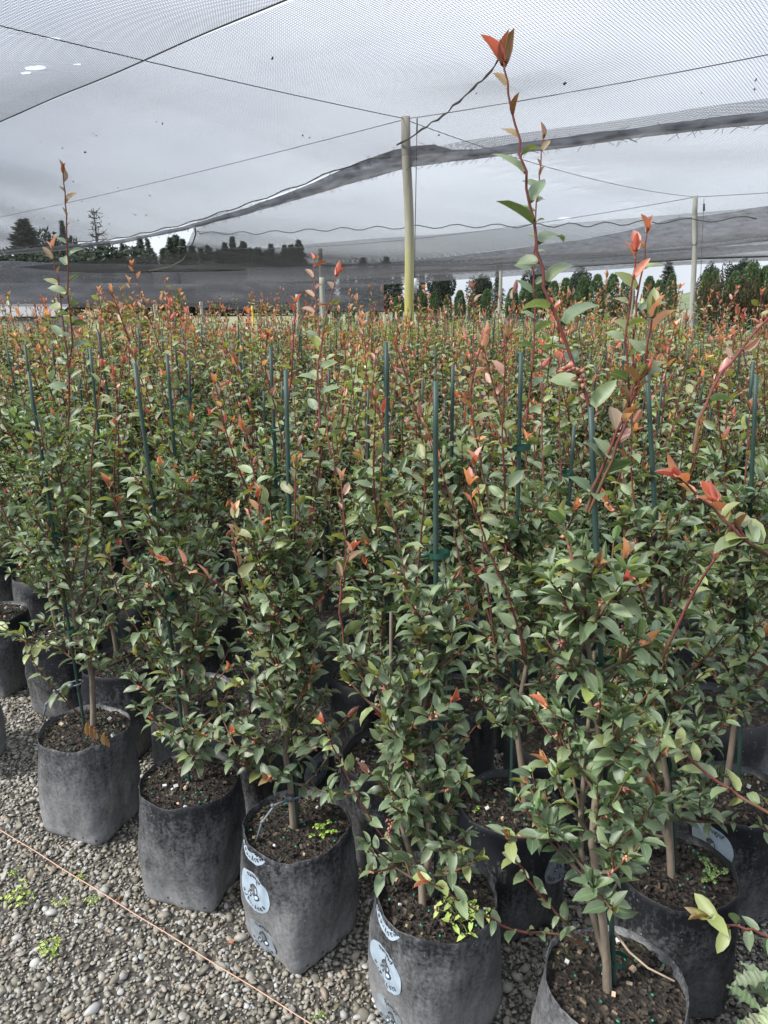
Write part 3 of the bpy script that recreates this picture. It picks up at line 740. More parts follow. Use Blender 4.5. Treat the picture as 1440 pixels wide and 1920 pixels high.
# key: lean(x, y), crown top, branches, branch length, shoots, shoot heights, lowest branch, fork, stake top, label
NEAR = {
 'F0': ((-.02, 0), 1.10, 26, .19, 2, (1.2, 1.3), .42, False, 1.34, 'camellia at the end of the front row, mostly cut off by the left photo edge'),
 'F1': ((-.03, .0), 1.15, 26, .20, 2, (1.2, 1.38), .47, False, 1.33, 'camellia with a tall shoot against far pines, brown dead leaves hanging over its bag'),
 'F2': ((-.047, .01), 1.08, 30, .19, 1, (1.1, 1.2), .36, False, 1.37, 'camellia with stake leaning left, in plain dusty bag with no print facing the camera'),
 'F3': ((.012, .0), 1.02, 30, .19, 2, (1.12, 1.26), .42, False, 1.37, 'camellia with bare lower trunk tied to its stake and clover on its soil'),
 'F4': ((-.022, .0), .98, 29, .17, 1, (1.05, 1.15), .36, True, 1.37, 'camellia leafy down to the soil, pale weed below it, round prints on its bag'),
 'F5': ((-.125, .0), 1.12, 25, .18, 1, (1.2, 1.3), .50, True, 1.355, 'camellia with forked trunk and the tallest shoot, nearest bag at the bottom edge'),
 'F6': ((-.03, .02), 1.16, 26, .17, 1, (1.15, 1.2), .45, False, 1.33, 'camellia cut off by the right photo edge, its orange tipped sprays reaching into view'),
 'R0': ((-.08, .0), 1.12, 26, .20, 3, (1.2, 1.42), .42, False, 1.35, 'camellia standing past the right photo edge, only a few leafy branches reaching in'),
 'T0': ((-.10, .0), 1.10, 26, .20, 3, (1.2, 1.42), .50, False, 1.35, 'camellia at the right edge whose bag shows a round print above the clover seedlings'),
 'R1': ((-.165, .0), 1.10, 28, .19, 2, (1.2, 1.36), .40, True, 1.39, 'camellia with rust coloured leaves by its left leaning stake, bag behind the nearest one'),
 'R2': ((-.03, .0), 1.06, 28, .18, 3, (1.15, 1.32), .50, False, 1.40, 'camellia behind the two right front bags, with bare soil and one small seedling'),
 'R3': ((-.01, .0), 1.06, 26, .20, 3, (1.15, 1.34), .48, False, 1.41, 'camellia in the shade behind the gap between the two printed front bags'),
 'R4': ((.0, .0), 1.08, 26, .20, 3, (1.15, 1.36), .48, False, 1.39, 'camellia in dark bag directly behind the bare trunk of the clover bag'),
 'R5': ((.0, .0), 1.08, 26, .20, 3, (1.15, 1.36), .48, False, 1.36, 'camellia whose bag shows a grey round print behind the plain dusty bag'),
 'R6': ((.01, .0), 1.08, 26, .20, 3, (1.15, 1.36), .46, False, 1.36, 'camellia standing behind the bag with the hanging dead leaves'),
 'R7': ((.0, .0), 1.10, 26, .20, 3, (1.15, 1.36), .46, False, 1.36, 'camellia in a smooth dark bag, alone on the gravel at the left, second row'),
 'R8': ((.0, .0), 1.10, 26, .20, 3, (1.15, 1.36), .46, False, 1.36, 'camellia in dark bag touching the left photo edge, second row'),
}
# sprays read off the photograph: plant, depth of tip, depth of base, pixels from tip to base, leaf length, spacing, classes from base to tip, tip leaves, leaf start
SPRAYS = [
 ('F5', 1.10, 1.06, [(945, 128), (958, 200), (978, 290), (994, 380), (1008, 470), (1030, 570), (1062, 650), (1100, 740), (1112, 800)], .056, .044, ['light', 'mid', 'mid', 'light', 'mid', 'mid', 'light', 'bronze', 'bronze'], ['bronze', 'rust', 'red'], .05, True),
 ('R2', 1.75, 1.62, [(1018, 262), (1012, 330), (1004, 400), (1002, 480), (1003, 580), (1000, 680), (985, 800)], .046, .042, ['light', 'mid', 'light', 'mid', 'light', 'mid', 'bronze'], ['bronze', 'orange'], .05, True),
 ('F1', 1.90, 1.90, [(118, 326), (122, 380), (126, 440), (128, 520), (134, 610), (131, 700), (128, 800)], .046, .044, ['mid', 'mid', 'dark', 'mid', 'light', 'dark', 'bronze', 'bronze'], ['bronze', 'rust'], .03, True),
 ('F1', 1.95, 1.90, [(98, 470), (108, 520), (118, 590), (126, 660), (130, 740)], .050, .05, ['light', 'mid', 'young', 'olive', 'bronze'], ['bronze', 'pink'], .1, True),
 ('R1', 1.42, 1.40, [(1213, 440), (1205, 500), (1192, 570), (1188, 650), (1190, 750)], .048, .046, ['light', 'light', 'young', 'mid', 'young', 'orange'], ['orange', 'red', 'orange'], .1, True),
 ('R1', 1.36, 1.36, [(1192, 475), (1180, 560), (1175, 640), (1180, 740)], .05, .05, ['mid', 'light', 'young', 'olive', 'red'], ['red', 'orange'], .1, True),
 ('F5', .98, 1.03, [(1222, 600), (1212, 660), (1195, 730), (1170, 800), (1135, 890), (1105, 960)], .050, .036, ['mid', 'light', 'pink', 'bronze', 'light', 'pink'], ['pink', 'olive', 'pink'], .1, False),
 ('F5', 1.0, 1.04, [(1195, 715), (1180, 760), (1150, 830), (1115, 915), (1100, 960)], .052, .036, ['dark', 'dark', 'mid', 'bronze', 'bronze'], ['pink', 'olive', 'red'], .15, False),
 ('R2', 1.5, 1.53, [(905, 640), (890, 690), (880, 760), (905, 880), (925, 990)], .048, .05, ['light', 'mid', 'olive', 'bronze', 'pink'], ['pink', 'red', 'pink'], .1, False),
 ('R2', 1.46, 1.52, [(950, 640), (945, 720), (942, 820), (945, 930), (950, 1050)], .050, .05, ['mid', 'light', 'mid', 'olive', 'bronze', 'pink'], ['pink', 'bronze', 'orange'], .1, True),
 ('F6', .98, .93, [(1450, 585), (1400, 640), (1352, 700), (1310, 790), (1300, 850)], .047, .05, ['light', 'mid', 'light', 'pink', 'pink', 'bronze'], ['pink', 'red', 'orange'], .2, False),
 ('F6', .92, .9, [(1285, 905), (1335, 950), (1390, 1010), (1450, 1045)], .05, .026, ['mid', 'light', 'young', 'pink', 'orange'], ['pink', 'orange', 'red'], .1, False),
 ('F6', .93, .9, [(1350, 945), (1400, 1010), (1460, 1060)], .05, .03, ['light', 'young', 'olive', 'orange'], ['red', 'orange', 'olive', 'pink'], .3, False),
 ('F4', 1.2, 1.26, [(882, 912), (890, 960), (915, 1030), (945, 1100), (975, 1180), (985, 1230)], .047, .04, ['light', 'light', 'mid', 'olive', 'olive', 'orange'], ['orange', 'red', 'orange'], .1, True),
 ('F4', 1.3, 1.27, [(655, 1040), (640, 1090), (636, 1150), (650, 1230), (700, 1300)], .05, .036, ['mid', 'light', 'light', 'young', 'bronze'], ['red', 'orange', 'pink'], .1, False),
 ('F3', 1.42, 1.47, [(440, 965), (438, 1010), (450, 1080), (475, 1160), (505, 1230)], .05, .04, ['mid', 'light', 'olive', 'pink', 'olive'], ['orange', 'pink', 'olive'], .1, False),
 ('F3', 1.46, 1.47, [(555, 885), (552, 960), (550, 1060), (553, 1160), (556, 1240)], .045, .04, ['mid', 'light', 'mid', 'light', 'olive'], ['orange', 'olive', 'bronze'], .1, True),
 ('F3', 1.5, 1.48, [(484, 935), (488, 1010), (500, 1100), (520, 1180)], .048, .05, ['mid', 'young', 'olive', 'orange'], ['red', 'orange'], .1, True),
 ('F3', 1.36, 1.45, [(318, 1053), (350, 1065), (395, 1085), (440, 1120), (500, 1180)], .05, .04, ['mid', 'light', 'olive', 'pink', 'pink'], ['red', 'pink', 'orange'], .1, False),
 ('F3', 1.6, 1.5, [(640, 905), (645, 980), (650, 1060), (640, 1130)], .045, .05, ['mid', 'young', 'young', 'pink'], ['pink', 'pink'], .1, True),
 ('F2', 1.6, 1.64, [(205, 1040), (215, 1090), (240, 1150), (280, 1220)], .048, .034, ['mid', 'light', 'light', 'olive'], ['orange', 'olive', 'orange'], .1, False),
 ('F1', 1.72, 1.85, [(45, 1190), (62, 1240), (95, 1285), (140, 1330), (152, 1345)], .046, .022, ['light', 'light', 'mid', 'light', 'young', 'olive'], ['orange', 'pink', 'young'], .25, False),
 ('F4', 1.24, 1.26, [(607, 1358), (625, 1400), (655, 1465), (700, 1545), (755, 1610), (790, 1650)], .042, .034, ['mid', 'light', 'mid', 'mid', 'light', 'young'], ['red', 'orange'], .15, False),
 ('F5', .98, 1.05, [(805, 1655), (855, 1685), (905, 1715), (960, 1745), (1050, 1752), (1100, 1775)], .047, .034, ['mid', 'dark', 'mid', 'mid', 'light', 'young'], ['pink', 'orange'], .1, False),
 ('F5', 1.0, 1.05, [(955, 1575), (968, 1615), (1000, 1660), (1040, 1705), (1090, 1770)], .042, .032, ['mid', 'mid', 'mid', 'mid', 'light', 'young'], ['orange', 'bronze', 'orange'], .15, False),
 ('F6', .98, .9, [(1235, 1372), (1290, 1420), (1350, 1470), (1400, 1500), (1460, 1535)], .042, .024, ['light', 'young', 'light', 'young', 'young', 'young'], ['young', 'young'], .05, False),
 ('F6', .84, .84, [(1332, 1722), (1380, 1738), (1425, 1752), (1480, 1765)], .044, .026, ['mid', 'mid', 'mid', 'young'], ['orange', 'young', 'bronze'], .1, False),
 ('R3', 2.1, 1.8, [(588, 490), (592, 560), (600, 640), (605, 740), (620, 860)], .048, .05, ['light', 'mid', 'young', 'mid', 'rust', 'rust'], ['red', 'bronze'], .05, True),
 ('R3', 1.9, 1.78, [(630, 520), (618, 570), (605, 630), (596, 700), (600, 800)], .052, .06, ['mid', 'light', 'young', 'olive', 'bronze'], ['red', 'red', 'orange'], .1, True),
 ('R4', 1.85, 1.85, [(555, 570), (552, 610), (548, 680), (540, 760), (530, 860)], .045, .05, ['mid', 'light', 'young', 'olive', 'red'], ['red', 'red'], .1, True),
 ('R4', 1.8, 1.85, [(500, 640), (498, 690), (515, 760), (535, 850)], .05, .05, ['mid', 'light', 'pink', 'orange'], ['red', 'orange', 'pink'], .1, False),
]
def spray(r, key, tY, bY, px, L, step, cls, tip, start, upright, base):
    n = len(px); pts = [at_y(x, y, bY + (tY - bY) * (1 - i / (n - 1))) for i, (x, y) in enumerate(px)][::-1]
    out = []
    for i in range(n - 1):                                   # finer, slightly kinked polyline
        for k in range(3): out.append(pts[i].lerp(pts[i + 1], k / 3) + rv(r) * (.0014 if i else 0))
    out.append(pts[-1]); off = Vector((base[0], base[1], 0))
    out = [p - off for p in out]; lv = []
    leafy(r, out, lv, L=L, step=step * .64, start=start, cls=cls, tipn=len(tip), tipcls=tip, showy=upright or L > .05)
    m = len(out); low = [SHOOT2, SHOOT][upright]
    return lv, (out, np.linspace(0.0031 if L > .051 else .0025, .0014, m), [low if i < m * .3 else SHOOT for i in range(m)])

PRINTS = {'F3': [(-.98, .2, 0), (-.98, .055, 1), (-.98, .335, 0)], 'F4': [(-.95, .19, 0), (-.95, .045, 1), (-.95, .335, 0)], 'R5': [(.15, .2, 1), (.25, .06, 1)],
          'T0': [(-.35, .235, 0)], 'R4': [(.75, .22, 1), (.7, .07, 1)], 'R2': [(1.2, .2, 1)]}
TIES = {'F0': [.7], 'F1': [.62, .9, 1.1], 'F2': [.6, .82, 1.02], 'F3': [.7, .95], 'F4': [.62, .88, 1.06], 'F5': [.36, .72, .95], 'F6': [.9], 'R0': [.9], 'T0': [.9, 1.1], 'R1': [.56, .84, 1.0], 'R2': [.6, 1.0, 1.2],
        'R3': [.95, 1.1], 'R4': [.9, 1.05, 1.18], 'R5': [.7, 1.0], 'R6': [.7, 1.0], 'R7': [.8, 1.05], 'R8': [.8]}
def small_weed(r, n=14, s=.02, col=(.20, .32, .05), trif=True):
    mb = MB()
    for i in range(n):
        a = r.uniform(0, 6.28); L = s * r.uniform(.5, 2.2); p1 = Vector((math.cos(a) * L * r.uniform(.3, 1), math.sin(a) * L * r.uniform(.3, 1), s * r.uniform(.5, 1.4)))
        mb.tube([(0, 0, -.004), tuple(p1 * .55 + Vector((0, 0, s * .2))), tuple(p1)], .0006, 4, col=(.2, .26, .08), cap=False)
        for k in range(3 if trif else 2):
            b = a + k * 2.1 if trif else a + (k - .5) * 2.4
            d = Vector((math.cos(b), math.sin(b), r.uniform(-.1, .35))); v, q, t, ac = T_LO[0]
            lf = Leaf(p1.copy(), d, Vector((0, 0, 1)) + rv(r) * .2, s * (.42 if trif else .75) * r.uniform(.8, 1.2), 0, 'young'); m_ = np.array(lf.matrix())
            vv = v * np.array((1, 1.9 if trif else .9, 1)); mb.add(vv @ m_[:3, :3].T + m_[:3, 3], q, t, col=jitter(col, r), across=ac)
    return mb

near_count = 0
for key, (lean, top, nb, Rb, nsh, shh, low, fork, stop, label) in NEAR.items():
    bx, by = (FRONT.get(key) or SECOND.get(key)); r = random.Random('camellia ' + key)
    root = empty('potted_camellia', (bx, by, 0)); tag(root, label, 'potted shrub', GROUP)
    seed = r.uniform(0, 50)
    bag = link('bag', bag_mesh(seed, mat='bag' if key[0] == 'F' else 'bag_clean_shaded'), root)
    face = math.atan2(-by, -bx)                               # towards the camera
    brot = face + math.pi / 4 + r.uniform(-.25, .25); bag.rotation_euler.z = brot
    soil = link('soil', soil_mesh(seed), root); soil.rotation_euler.z = brot
    tag(soil_bits(r).build('soil_crumb', M['soilbits'], soil, smooth=False), kind='stuff')
    for dth, z0, worn in PRINTS.get(key, []): add_print(bag, seed, face - brot + dth, z0, -.12, bool(worn))
    for j in range(5):                                       # punched drain holes low on the wall
        th = face - brot + (j - 2) * .42 + r.uniform(-.1, .1); mb = MB(); pts = [bag_point(th + .026 * math.cos(a), (.032 + .0034 * math.sin(a)) / .32, seed, out=.0006) for a in np.linspace(0, 5.6, 9)]
        mb.add([tuple(p) for p in pts], ngon=[list(range(9))]); mb.build('drain_hole', M['ink'], bag, attrs=False)
    leaves, sl, stems, buds, axis = gen_shrub(r, lean, top, int(nb * 1.5), Rb * .92, nsh, shh, low, fork)
    for sp in SPRAYS:
        if sp[0] == key:
            lv, st = spray(r, *sp, base=(bx, by)); sl += lv; stems.append(st)
    if key == 'F1':
        for px, py in ((163, 1352), (172, 1358), (180, 1362), (196, 1372), (199, 1376)):
            p = at_y(px, py, 1.72) - Vector((bx, by, 0)); leaves.append(Leaf(p, Vector((r.uniform(-.2, .2), -.1, -1)), Vector((r.uniform(-.5, .5), -1, .1)), .042, 4, 'dead'))
    if key == 'R1':
        for px, py in ((1205, 1440), (1212, 1455), (1222, 1462)):
            p = at_y(px, py, 1.24) - Vector((bx, by, 0)); leaves.append(Leaf(p, Vector((r.uniform(.2, .6), -.1, -1)), Vector((.3, -1, .1)), .045, 4, 'rust'))
    stem_mesh(stems[:1], 10).build('trunk', M['bark'], root)
    stem_mesh(stems[1:], 5).build('branch', M['bark'], root)
    bm_ = MB()
    for p, d in buds: bud_mesh(bm_, p, d, r, r.choice((2, 3, 4)))
    if key == 'F5':
        for px, py in ((1075, 695), (1085, 705), (1068, 690), (1093, 715)): bud_mesh(bm_, at_y(px, py, 1.06) - Vector((bx, by, 0)), Vector((-.3, -.4, .3)), r, 4, 1.5)
    if key == 'F4':
        for k in range(7): bud_mesh(bm_, at_y(733 + r.uniform(-4, 4), 1535 + k * 5, 1.2) - Vector((bx, by, 0)), Vector((-.2, -.4, -.6)), r, 3, .8)
    tag(bm_.build('flower_bud', M['bud'], root), kind='stuff')
    # leaves: those nearest the camera side one by one, the rest joined
    allv = sl + sorted(leaves, key=lambda l: (l.p.x * bx + l.p.y * by) - .15 * l.p.z)
    cap = 300 if key[0] == 'F' else 180
    for l in allv[:cap]: leaf_object(l, root)
    fb = MB(); add_leaves(fb, allv[cap:], T_HI, r); tag(fb.build('foliage', M['leaf'], root), kind='stuff')
    old = key in ('F2', 'F3', 'R2')
    if key == 'F2': stk = stake_mesh(axis, stop, M['stake'], seed=3)
    else: stk = stake_mesh(axis, stop, M['stake_old'] if key == 'F3' and False else M['stake'], seed=hash(key) % 97 if False else len(key) + near_count)
    sk = link('stake', stk, root)
    for tz in TIES[key]: tie_mesh(axis, tz, Vector((.015, .01, 0)), r).build('tie', M['tie'], sk, attrs=False)
    if key in ('F1', 'F3'):
        z = .40 if key == 'F3' else .46; c = axis(z); mb = MB()
        cx = -.004
        loop = [(c.x + cx + .022 * math.cos(a), c.y + .016 * math.sin(a) - .004, z + .004 * math.cos(a)) for a in np.linspace(0, 6.283, 16)]
        mb.tube(loop, .0028, 5); tail = [(c.x - .012, c.y - .02, z), (c.x - .045, c.y - .035, z - .005), (c.x - .075, c.y - .045, z - .045), (c.x - .09, c.y - .05, z - .095)]
        mb.tube(tail, .0028, 5); mb.tube([(tail[1][0] - .002, tail[1][1], tail[1][2] + .001), (tail[1][0] - .008, tail[1][1], tail[1][2] - .003)], .0045, 6)
        mb.tube([tuple(np.array(tail[2]) + (.006, 0, .008)), tuple(np.array(tail[2]) - (.001, 0, .0))], .0045, 6)
        mb.box((c.x - .012, c.y - .018, z), (.012, .012, .012)); mb.build('cable_tie', M['wire_tie'], sk, attrs=False)
    if key == 'F3':
        wd = small_weed(r, 12, .022).build('clover', M['weed'], soil); wd.matrix_world = Matrix.Translation(at_z(598, 1562, SOIL)); wd.parent = root; wd.matrix_basis = Matrix.Translation(at_z(600, 1562, SOIL) - Vector((bx, by, 0)))
    if key == 'F4':
        wd = small_weed(r, 18, .030, (.30, .40, .10), False).build('leafy_weed', M['weed'], root); wd.location = at_z(862, 1728, SOIL) - Vector((bx, by, 0))
    if key == 'R1':
        wd = small_weed(r, 16, .020, (.12, .20, .06)).build('clover', M['weed'], root); wd.location = at_z(1335, 1650, SOIL) - Vector((bx, by, 0))
    if key == 'R2':
        wd = small_weed(r, 2, .018).build('clover', M['weed'], root); wd.location = at_z(888, 1522, SOIL) - Vector((bx, by, 0))
    if key == 'F5':
        tw = MB(); tw.tube([tuple(at_y(x, y, Y) - Vector((bx, by, 0))) for x, y, Y in ((1152, 1748, 1.05), (1180, 1785, 1.03), (1215, 1815, 1.0), (1265, 1840, .97))], [.0026, .0022, .002, .0016], 5, col=(.36, .29, .21))
        tw.build('dead_twig', M['bark'], root)
    near_count += 1

# ------------------------------------------------------------------ the rows behind: one of each kind built, then copied
class Proto: pass
def make_proto(i):
    r = random.Random(900 + i); root = empty('potted_camellia', (0, 0, 0)); seed = r.uniform(0, 50)
    link('bag', bag_mesh(seed, 24, 7, 'bag_clean_shaded'), root); link('soil', soil_mesh(seed, 4, 18), root)
    lean = (r.uniform(-.06, .04), r.uniform(-.03, .03))
    leaves, sl, stems, buds, axis = gen_shrub(r, lean, r.uniform(.90, 1.10), 36, .205, r.choice((6, 8, 9, 10)), (1.04, r.uniform(1.34, 1.66)), .5, False, .046)
    stem_mesh(stems, 5).build('stem', M['bark'], root)
    mb = MB(); add_leaves(mb, leaves, T_HI if i < 4 else T_LO, r); tag(mb.build('foliage', M['leaf'], root), kind='stuff')
    mb = MB(); add_leaves(mb, sl, T_HI, r); tag(mb.build('new_growth', M['leaf'], root), kind='stuff')
    bm_ = MB()
    for p, d in buds: bud_mesh(bm_, p, d, r, 3)
    tag(bm_.build('flower_bud', M['bud'], root), kind='stuff')
    sk = link('stake', stake_mesh(axis, r.uniform(1.14, 1.33), M['stake'], seed=i), root)
    for tz in (r.uniform(.8, .95), r.uniform(1.0, 1.12)): tie_mesh(axis, tz, Vector((.015, .01, 0)), r).build('tie', M['tie'], sk, attrs=False)
    return root
def copy_tree(o, parent=None, drop=()):
    c = o.copy(); COL.objects.link(c)
    if parent is not None: c.parent = parent
    for ch in KIDS[o.name]:
        if ch.name.split('.')[0] not in drop: copy_tree(ch, c, drop)
    return c
protos = [make_proto(i) for i in range(12)]
KIDS = {}
for o in bpy.data.objects:
    KIDS.setdefault(o.name, [])
    if o.parent is not None: KIDS.setdefault(o.parent.name, []).append(o)
spots = []
O2 = Vector((.633, 1.333, 0))
for k in range(1, 17):
    for i in range(-40, 24):
        if k <= 0: continue
        p = O2 + DROW * (.365 * i) + NROW * (.365 * k) + Vector((rng.uniform(-.045, .045), rng.uniform(-.045, .045), 0))
        depth = p.y * CP + .4 * SP
        if p.y < .9 or abs(p.x) > .535 * depth + .28: continue
        if k == 1 and p.x > 1.3 or (p - Vector((.885, 1.585, 0))).length < .24: continue
        spots.append((p.y, p, i, k))
spots.sort(key=lambda s: s[0])
spots = spots[:284]
used = set()
LAB = 'camellia with red tipped shoots in the crowded rows behind, its bag hidden by other plants'
for n_, (yy, p, i, k) in enumerate(spots):
    j = rng.randrange(12)
    if j not in used: o = protos[j]; used.add(j)
    else: o = copy_tree(protos[j], drop=('flower_bud', 'tie', 'soil') if yy > 4.5 else ())
    o.location = p; o.rotation_euler = (rng.gauss(0, .02), rng.gauss(0, .02), rng.uniform(0, 6.28))
    s = rng.uniform(.90, 1.08); o.scale = (s, s, s * rng.uniform(.93, 1.07))
    tag(o, LAB, 'potted shrub', GROUP)
for j in range(12):
    if j not in used:
        for ch in bpy.data.objects[protos[j].name].children_recursive: bpy.data.objects.remove(ch)
        bpy.data.objects.remove(protos[j])
print('camellias behind:', len(spots), 'farthest', spots[-1][0])

# ------------------------------------------------------------------ small things on the gravel
mb = MB(); a, b = at_z(-60, 1518, .022), at_z(610, 1936, .03)
mb.tube([tuple(a.lerp(b, t) + Vector((0, 0, .0012 * math.sin(t * 31)))) for t in np.linspace(0, 1, 40)], .0015, 5)
tag(mb.build('string_line', M['string'], attrs=False), 'thin orange brown string stretched along the gravel in front of the bags', 'string')
for i, (px, py, s, lab) in enumerate(((38, 1690, .024, 'largest tuft of yellow green weed in the gravel left of the string'), (95, 1785, .020, 'yellow green weed tuft below the other tufts in the left gravel'),
                                 (150, 1650, .012, 'tiny weed sprout by the string, just left of it'), (30, 1640, .012, 'tiny weed sprout near the left photo edge below the string'),
                                 (170, 1695, .014, 'small paired weed sprout right of the largest weed tuft'), (110, 1700, .014, 'weed sprout with a pale stone beside it on the left gravel'),
                                 (598, 1908, .010, 'tiny weed sprout at the bottom photo edge by the string end'))):
    o = small_weed(random.Random(50 + i), 16 if s > .018 else 8, s, (.26, .34, .07), False).build('weed', M['weed'])
    o.location = at_z(px, py, .006); tag(o, lab, 'weed', 'weeds sprouting in the gravel')
for i, (px, py, c, lab) in enumerate(((425, 1768, 'orange', 'curled orange fallen leaf on gravel below the plain dusty bag'), (220, 1690, 'rust', 'reddish fallen leaf on the gravel beside the string'),
                                  (108, 1735, 'olive', 'yellowish fallen leaf on gravel between two weed tufts'), (635, 1880, 'olive', 'small tan fallen leaf on gravel at the bottom of the string'))):
    lf = Leaf(Vector(), Vector((1, .4, .1)), Vector((.1, -.3, 1)), .022, 2, c); mb = MB(); add_leaves(mb, [lf], T_HI, random.Random(i)); o = mb.build('fallen_leaf', M['leaf'])
    o.location = at_z(px, py, .012); o.rotation_euler.z = i * 1.3; tag(o, lab, 'fallen leaf')
# lobed weed by the right edge
r = random.Random(12); root = empty('lobed_weed', (.735, 1.09, 0)); tag(root, 'pale green weed with lobed leaves at the bottom right photo corner', 'weed')
for k in range(11):
    a = r.uniform(0, 6.28) if k > 5 else r.uniform(2.2, 4.4); el = r.uniform(-.1, .5); L = r.uniform(.055, .09)
    d = Vector((math.cos(a) * math.cos(el), math.sin(a) * math.cos(el), math.sin(el))); side = d.cross(Vector((0, 0, 1))).normalized()
    base = Vector((r.gauss(0, .01), r.gauss(0, .01), .16 + .016 * k)); mb = MB(); n = 23; v = []; ac = []
    for i in range(n):
        t = i / (n - 1); c = base + d * (L * t) + Vector((0, 0, -.22 * L * t * t))
        lobe = .35 + .65 * abs(math.sin(t * 11.0 + .3)) ** .7; wd = .018 * math.sin(math.pi * min(1, t ** .8 * .93 + .06)) * lobe
        for sg in (-1, 0, 1): v.append(tuple(c + side * (wd * sg) + d * (abs(sg) * wd * .35) + Vector((0, 0, .006 * abs(sg) + .003 * math.sin(i * 2.1 + sg))))); ac.append(sg)
    mb.add(v, quads=[(3 * i + m_, 3 * i + m_ + 1, 3 * i + 4 + m_, 3 * i + 3 + m_) for i in range(n - 1) for m_ in (0, 1)], col=jitter((.33, .41, .24), r), across=ac); mb.build('leaf', M['weed'], root)
mb = MB(); mb.tube([(0, 0, -.01), (0, .005, .15), (.005, 0, .34)], .0032, 6, col=(.22, .3, .14)); mb.build('stem', M['bark'], root)

# ------------------------------------------------------------------ shade structure
U, V = Vector((.722, -.692, 0)), Vector((.692, .722, 0))
A0 = at_z(762, 219, 3.28); POST_B = at_z(1305, 367, 3.28)
BAY = (POST_B - A0).dot(V)
DA = A0.dot(V)                                       # distance of the net edge line from the camera
def on_line(px, py, b):                             # sight line meets the vertical plane b metres beyond post A's wire
    p = at_plane(px, py, V.x, V.y, DA + b); return (p - A0).dot(U), p.z
def P3(a, b, z): q = A0 + U * a + V * b; return Vector((q.x, q.y, z))
def curve(pxs, b):
    pts = sorted(on_line(x, y, b) for x, y in pxs); xa = np.array([p[0] for p in pts]); za = np.array([p[1] for p in pts])
    return lambda a: np.interp(a, xa, za)
def post(name, top, base, rt, rb, mat, label, group='timber posts carrying the shade net', cat='post'):
    mb = MB(); n = 14; mb.tube([tuple(Vector(base).lerp(Vector(top), i / (n - 1)) + Vector((.010 * math.sin(i * .9), .004 * math.sin(i * 1.7), 0))) for i in range(n)], np.linspace(rb, rt, n), 14)
    return tag(mb.build(name, mat, attrs=False), label, cat, group)
bA = at_y(769, 592, A0.y); bA = A0 + (bA - A0) * ((A0.z) / (A0.z - bA.z))
post('net_post', A0, bA, .047, .056, M['post'], 'tall mossy timber post in the middle, nearest of the net posts')
bB = at_y(1298, 585, POST_B.y); bB = POST_B + (bB - POST_B) * (POST_B.z / (POST_B.z - bB.z))
post('net_post', POST_B, bB, .042, .048, M['wood_pale'], 'pale timber post at the right, its top joined by wires')
for px, py, d, h, mat, rr, lab in ((601, 466, 27, 3.3, 'wood', .075, 'grey post top poking through the far net left of the middle post'), (940, 492, 34, 3.2, 'wood_pale', .075, 'thin far post between the middle post and the right post'),
                          (604, 520, 17, 2.0, 'wood_pale', .055, 'short pale green post standing among the shrubs left of the middle post'), (558, 552, 24, 2.1, 'wood_pale', .06, 'short post in front of the dark screen, left of the pale green one'),
                          (377, 566, 24, 2.0, 'wood_pale', .05, 'short pale post in front of the dark screen in the left third'), (290, 570, 26, 1.7, 'wood_pale', .055, 'short stub of pale post beside the yellowish bush'),
                          (190, 556, 26, 2.1, 'wood', .05, 'short grey post far left in front of the dark screen'), (1190, 520, 30, 2.6, 'wood', .04, 'slim dark post before the clipped conifers')):
    p = at_y(px, py, d); post('net_post', p, (p.x, p.y, -.05), rr, rr, M[mat], lab)
p = at_y(473, 573, 26); post('marker_post', p, (p.x, p.y, -.05), .035, .035, M['yellow'], 'yellow painted marker post far off in the left half', None, 'marker post')

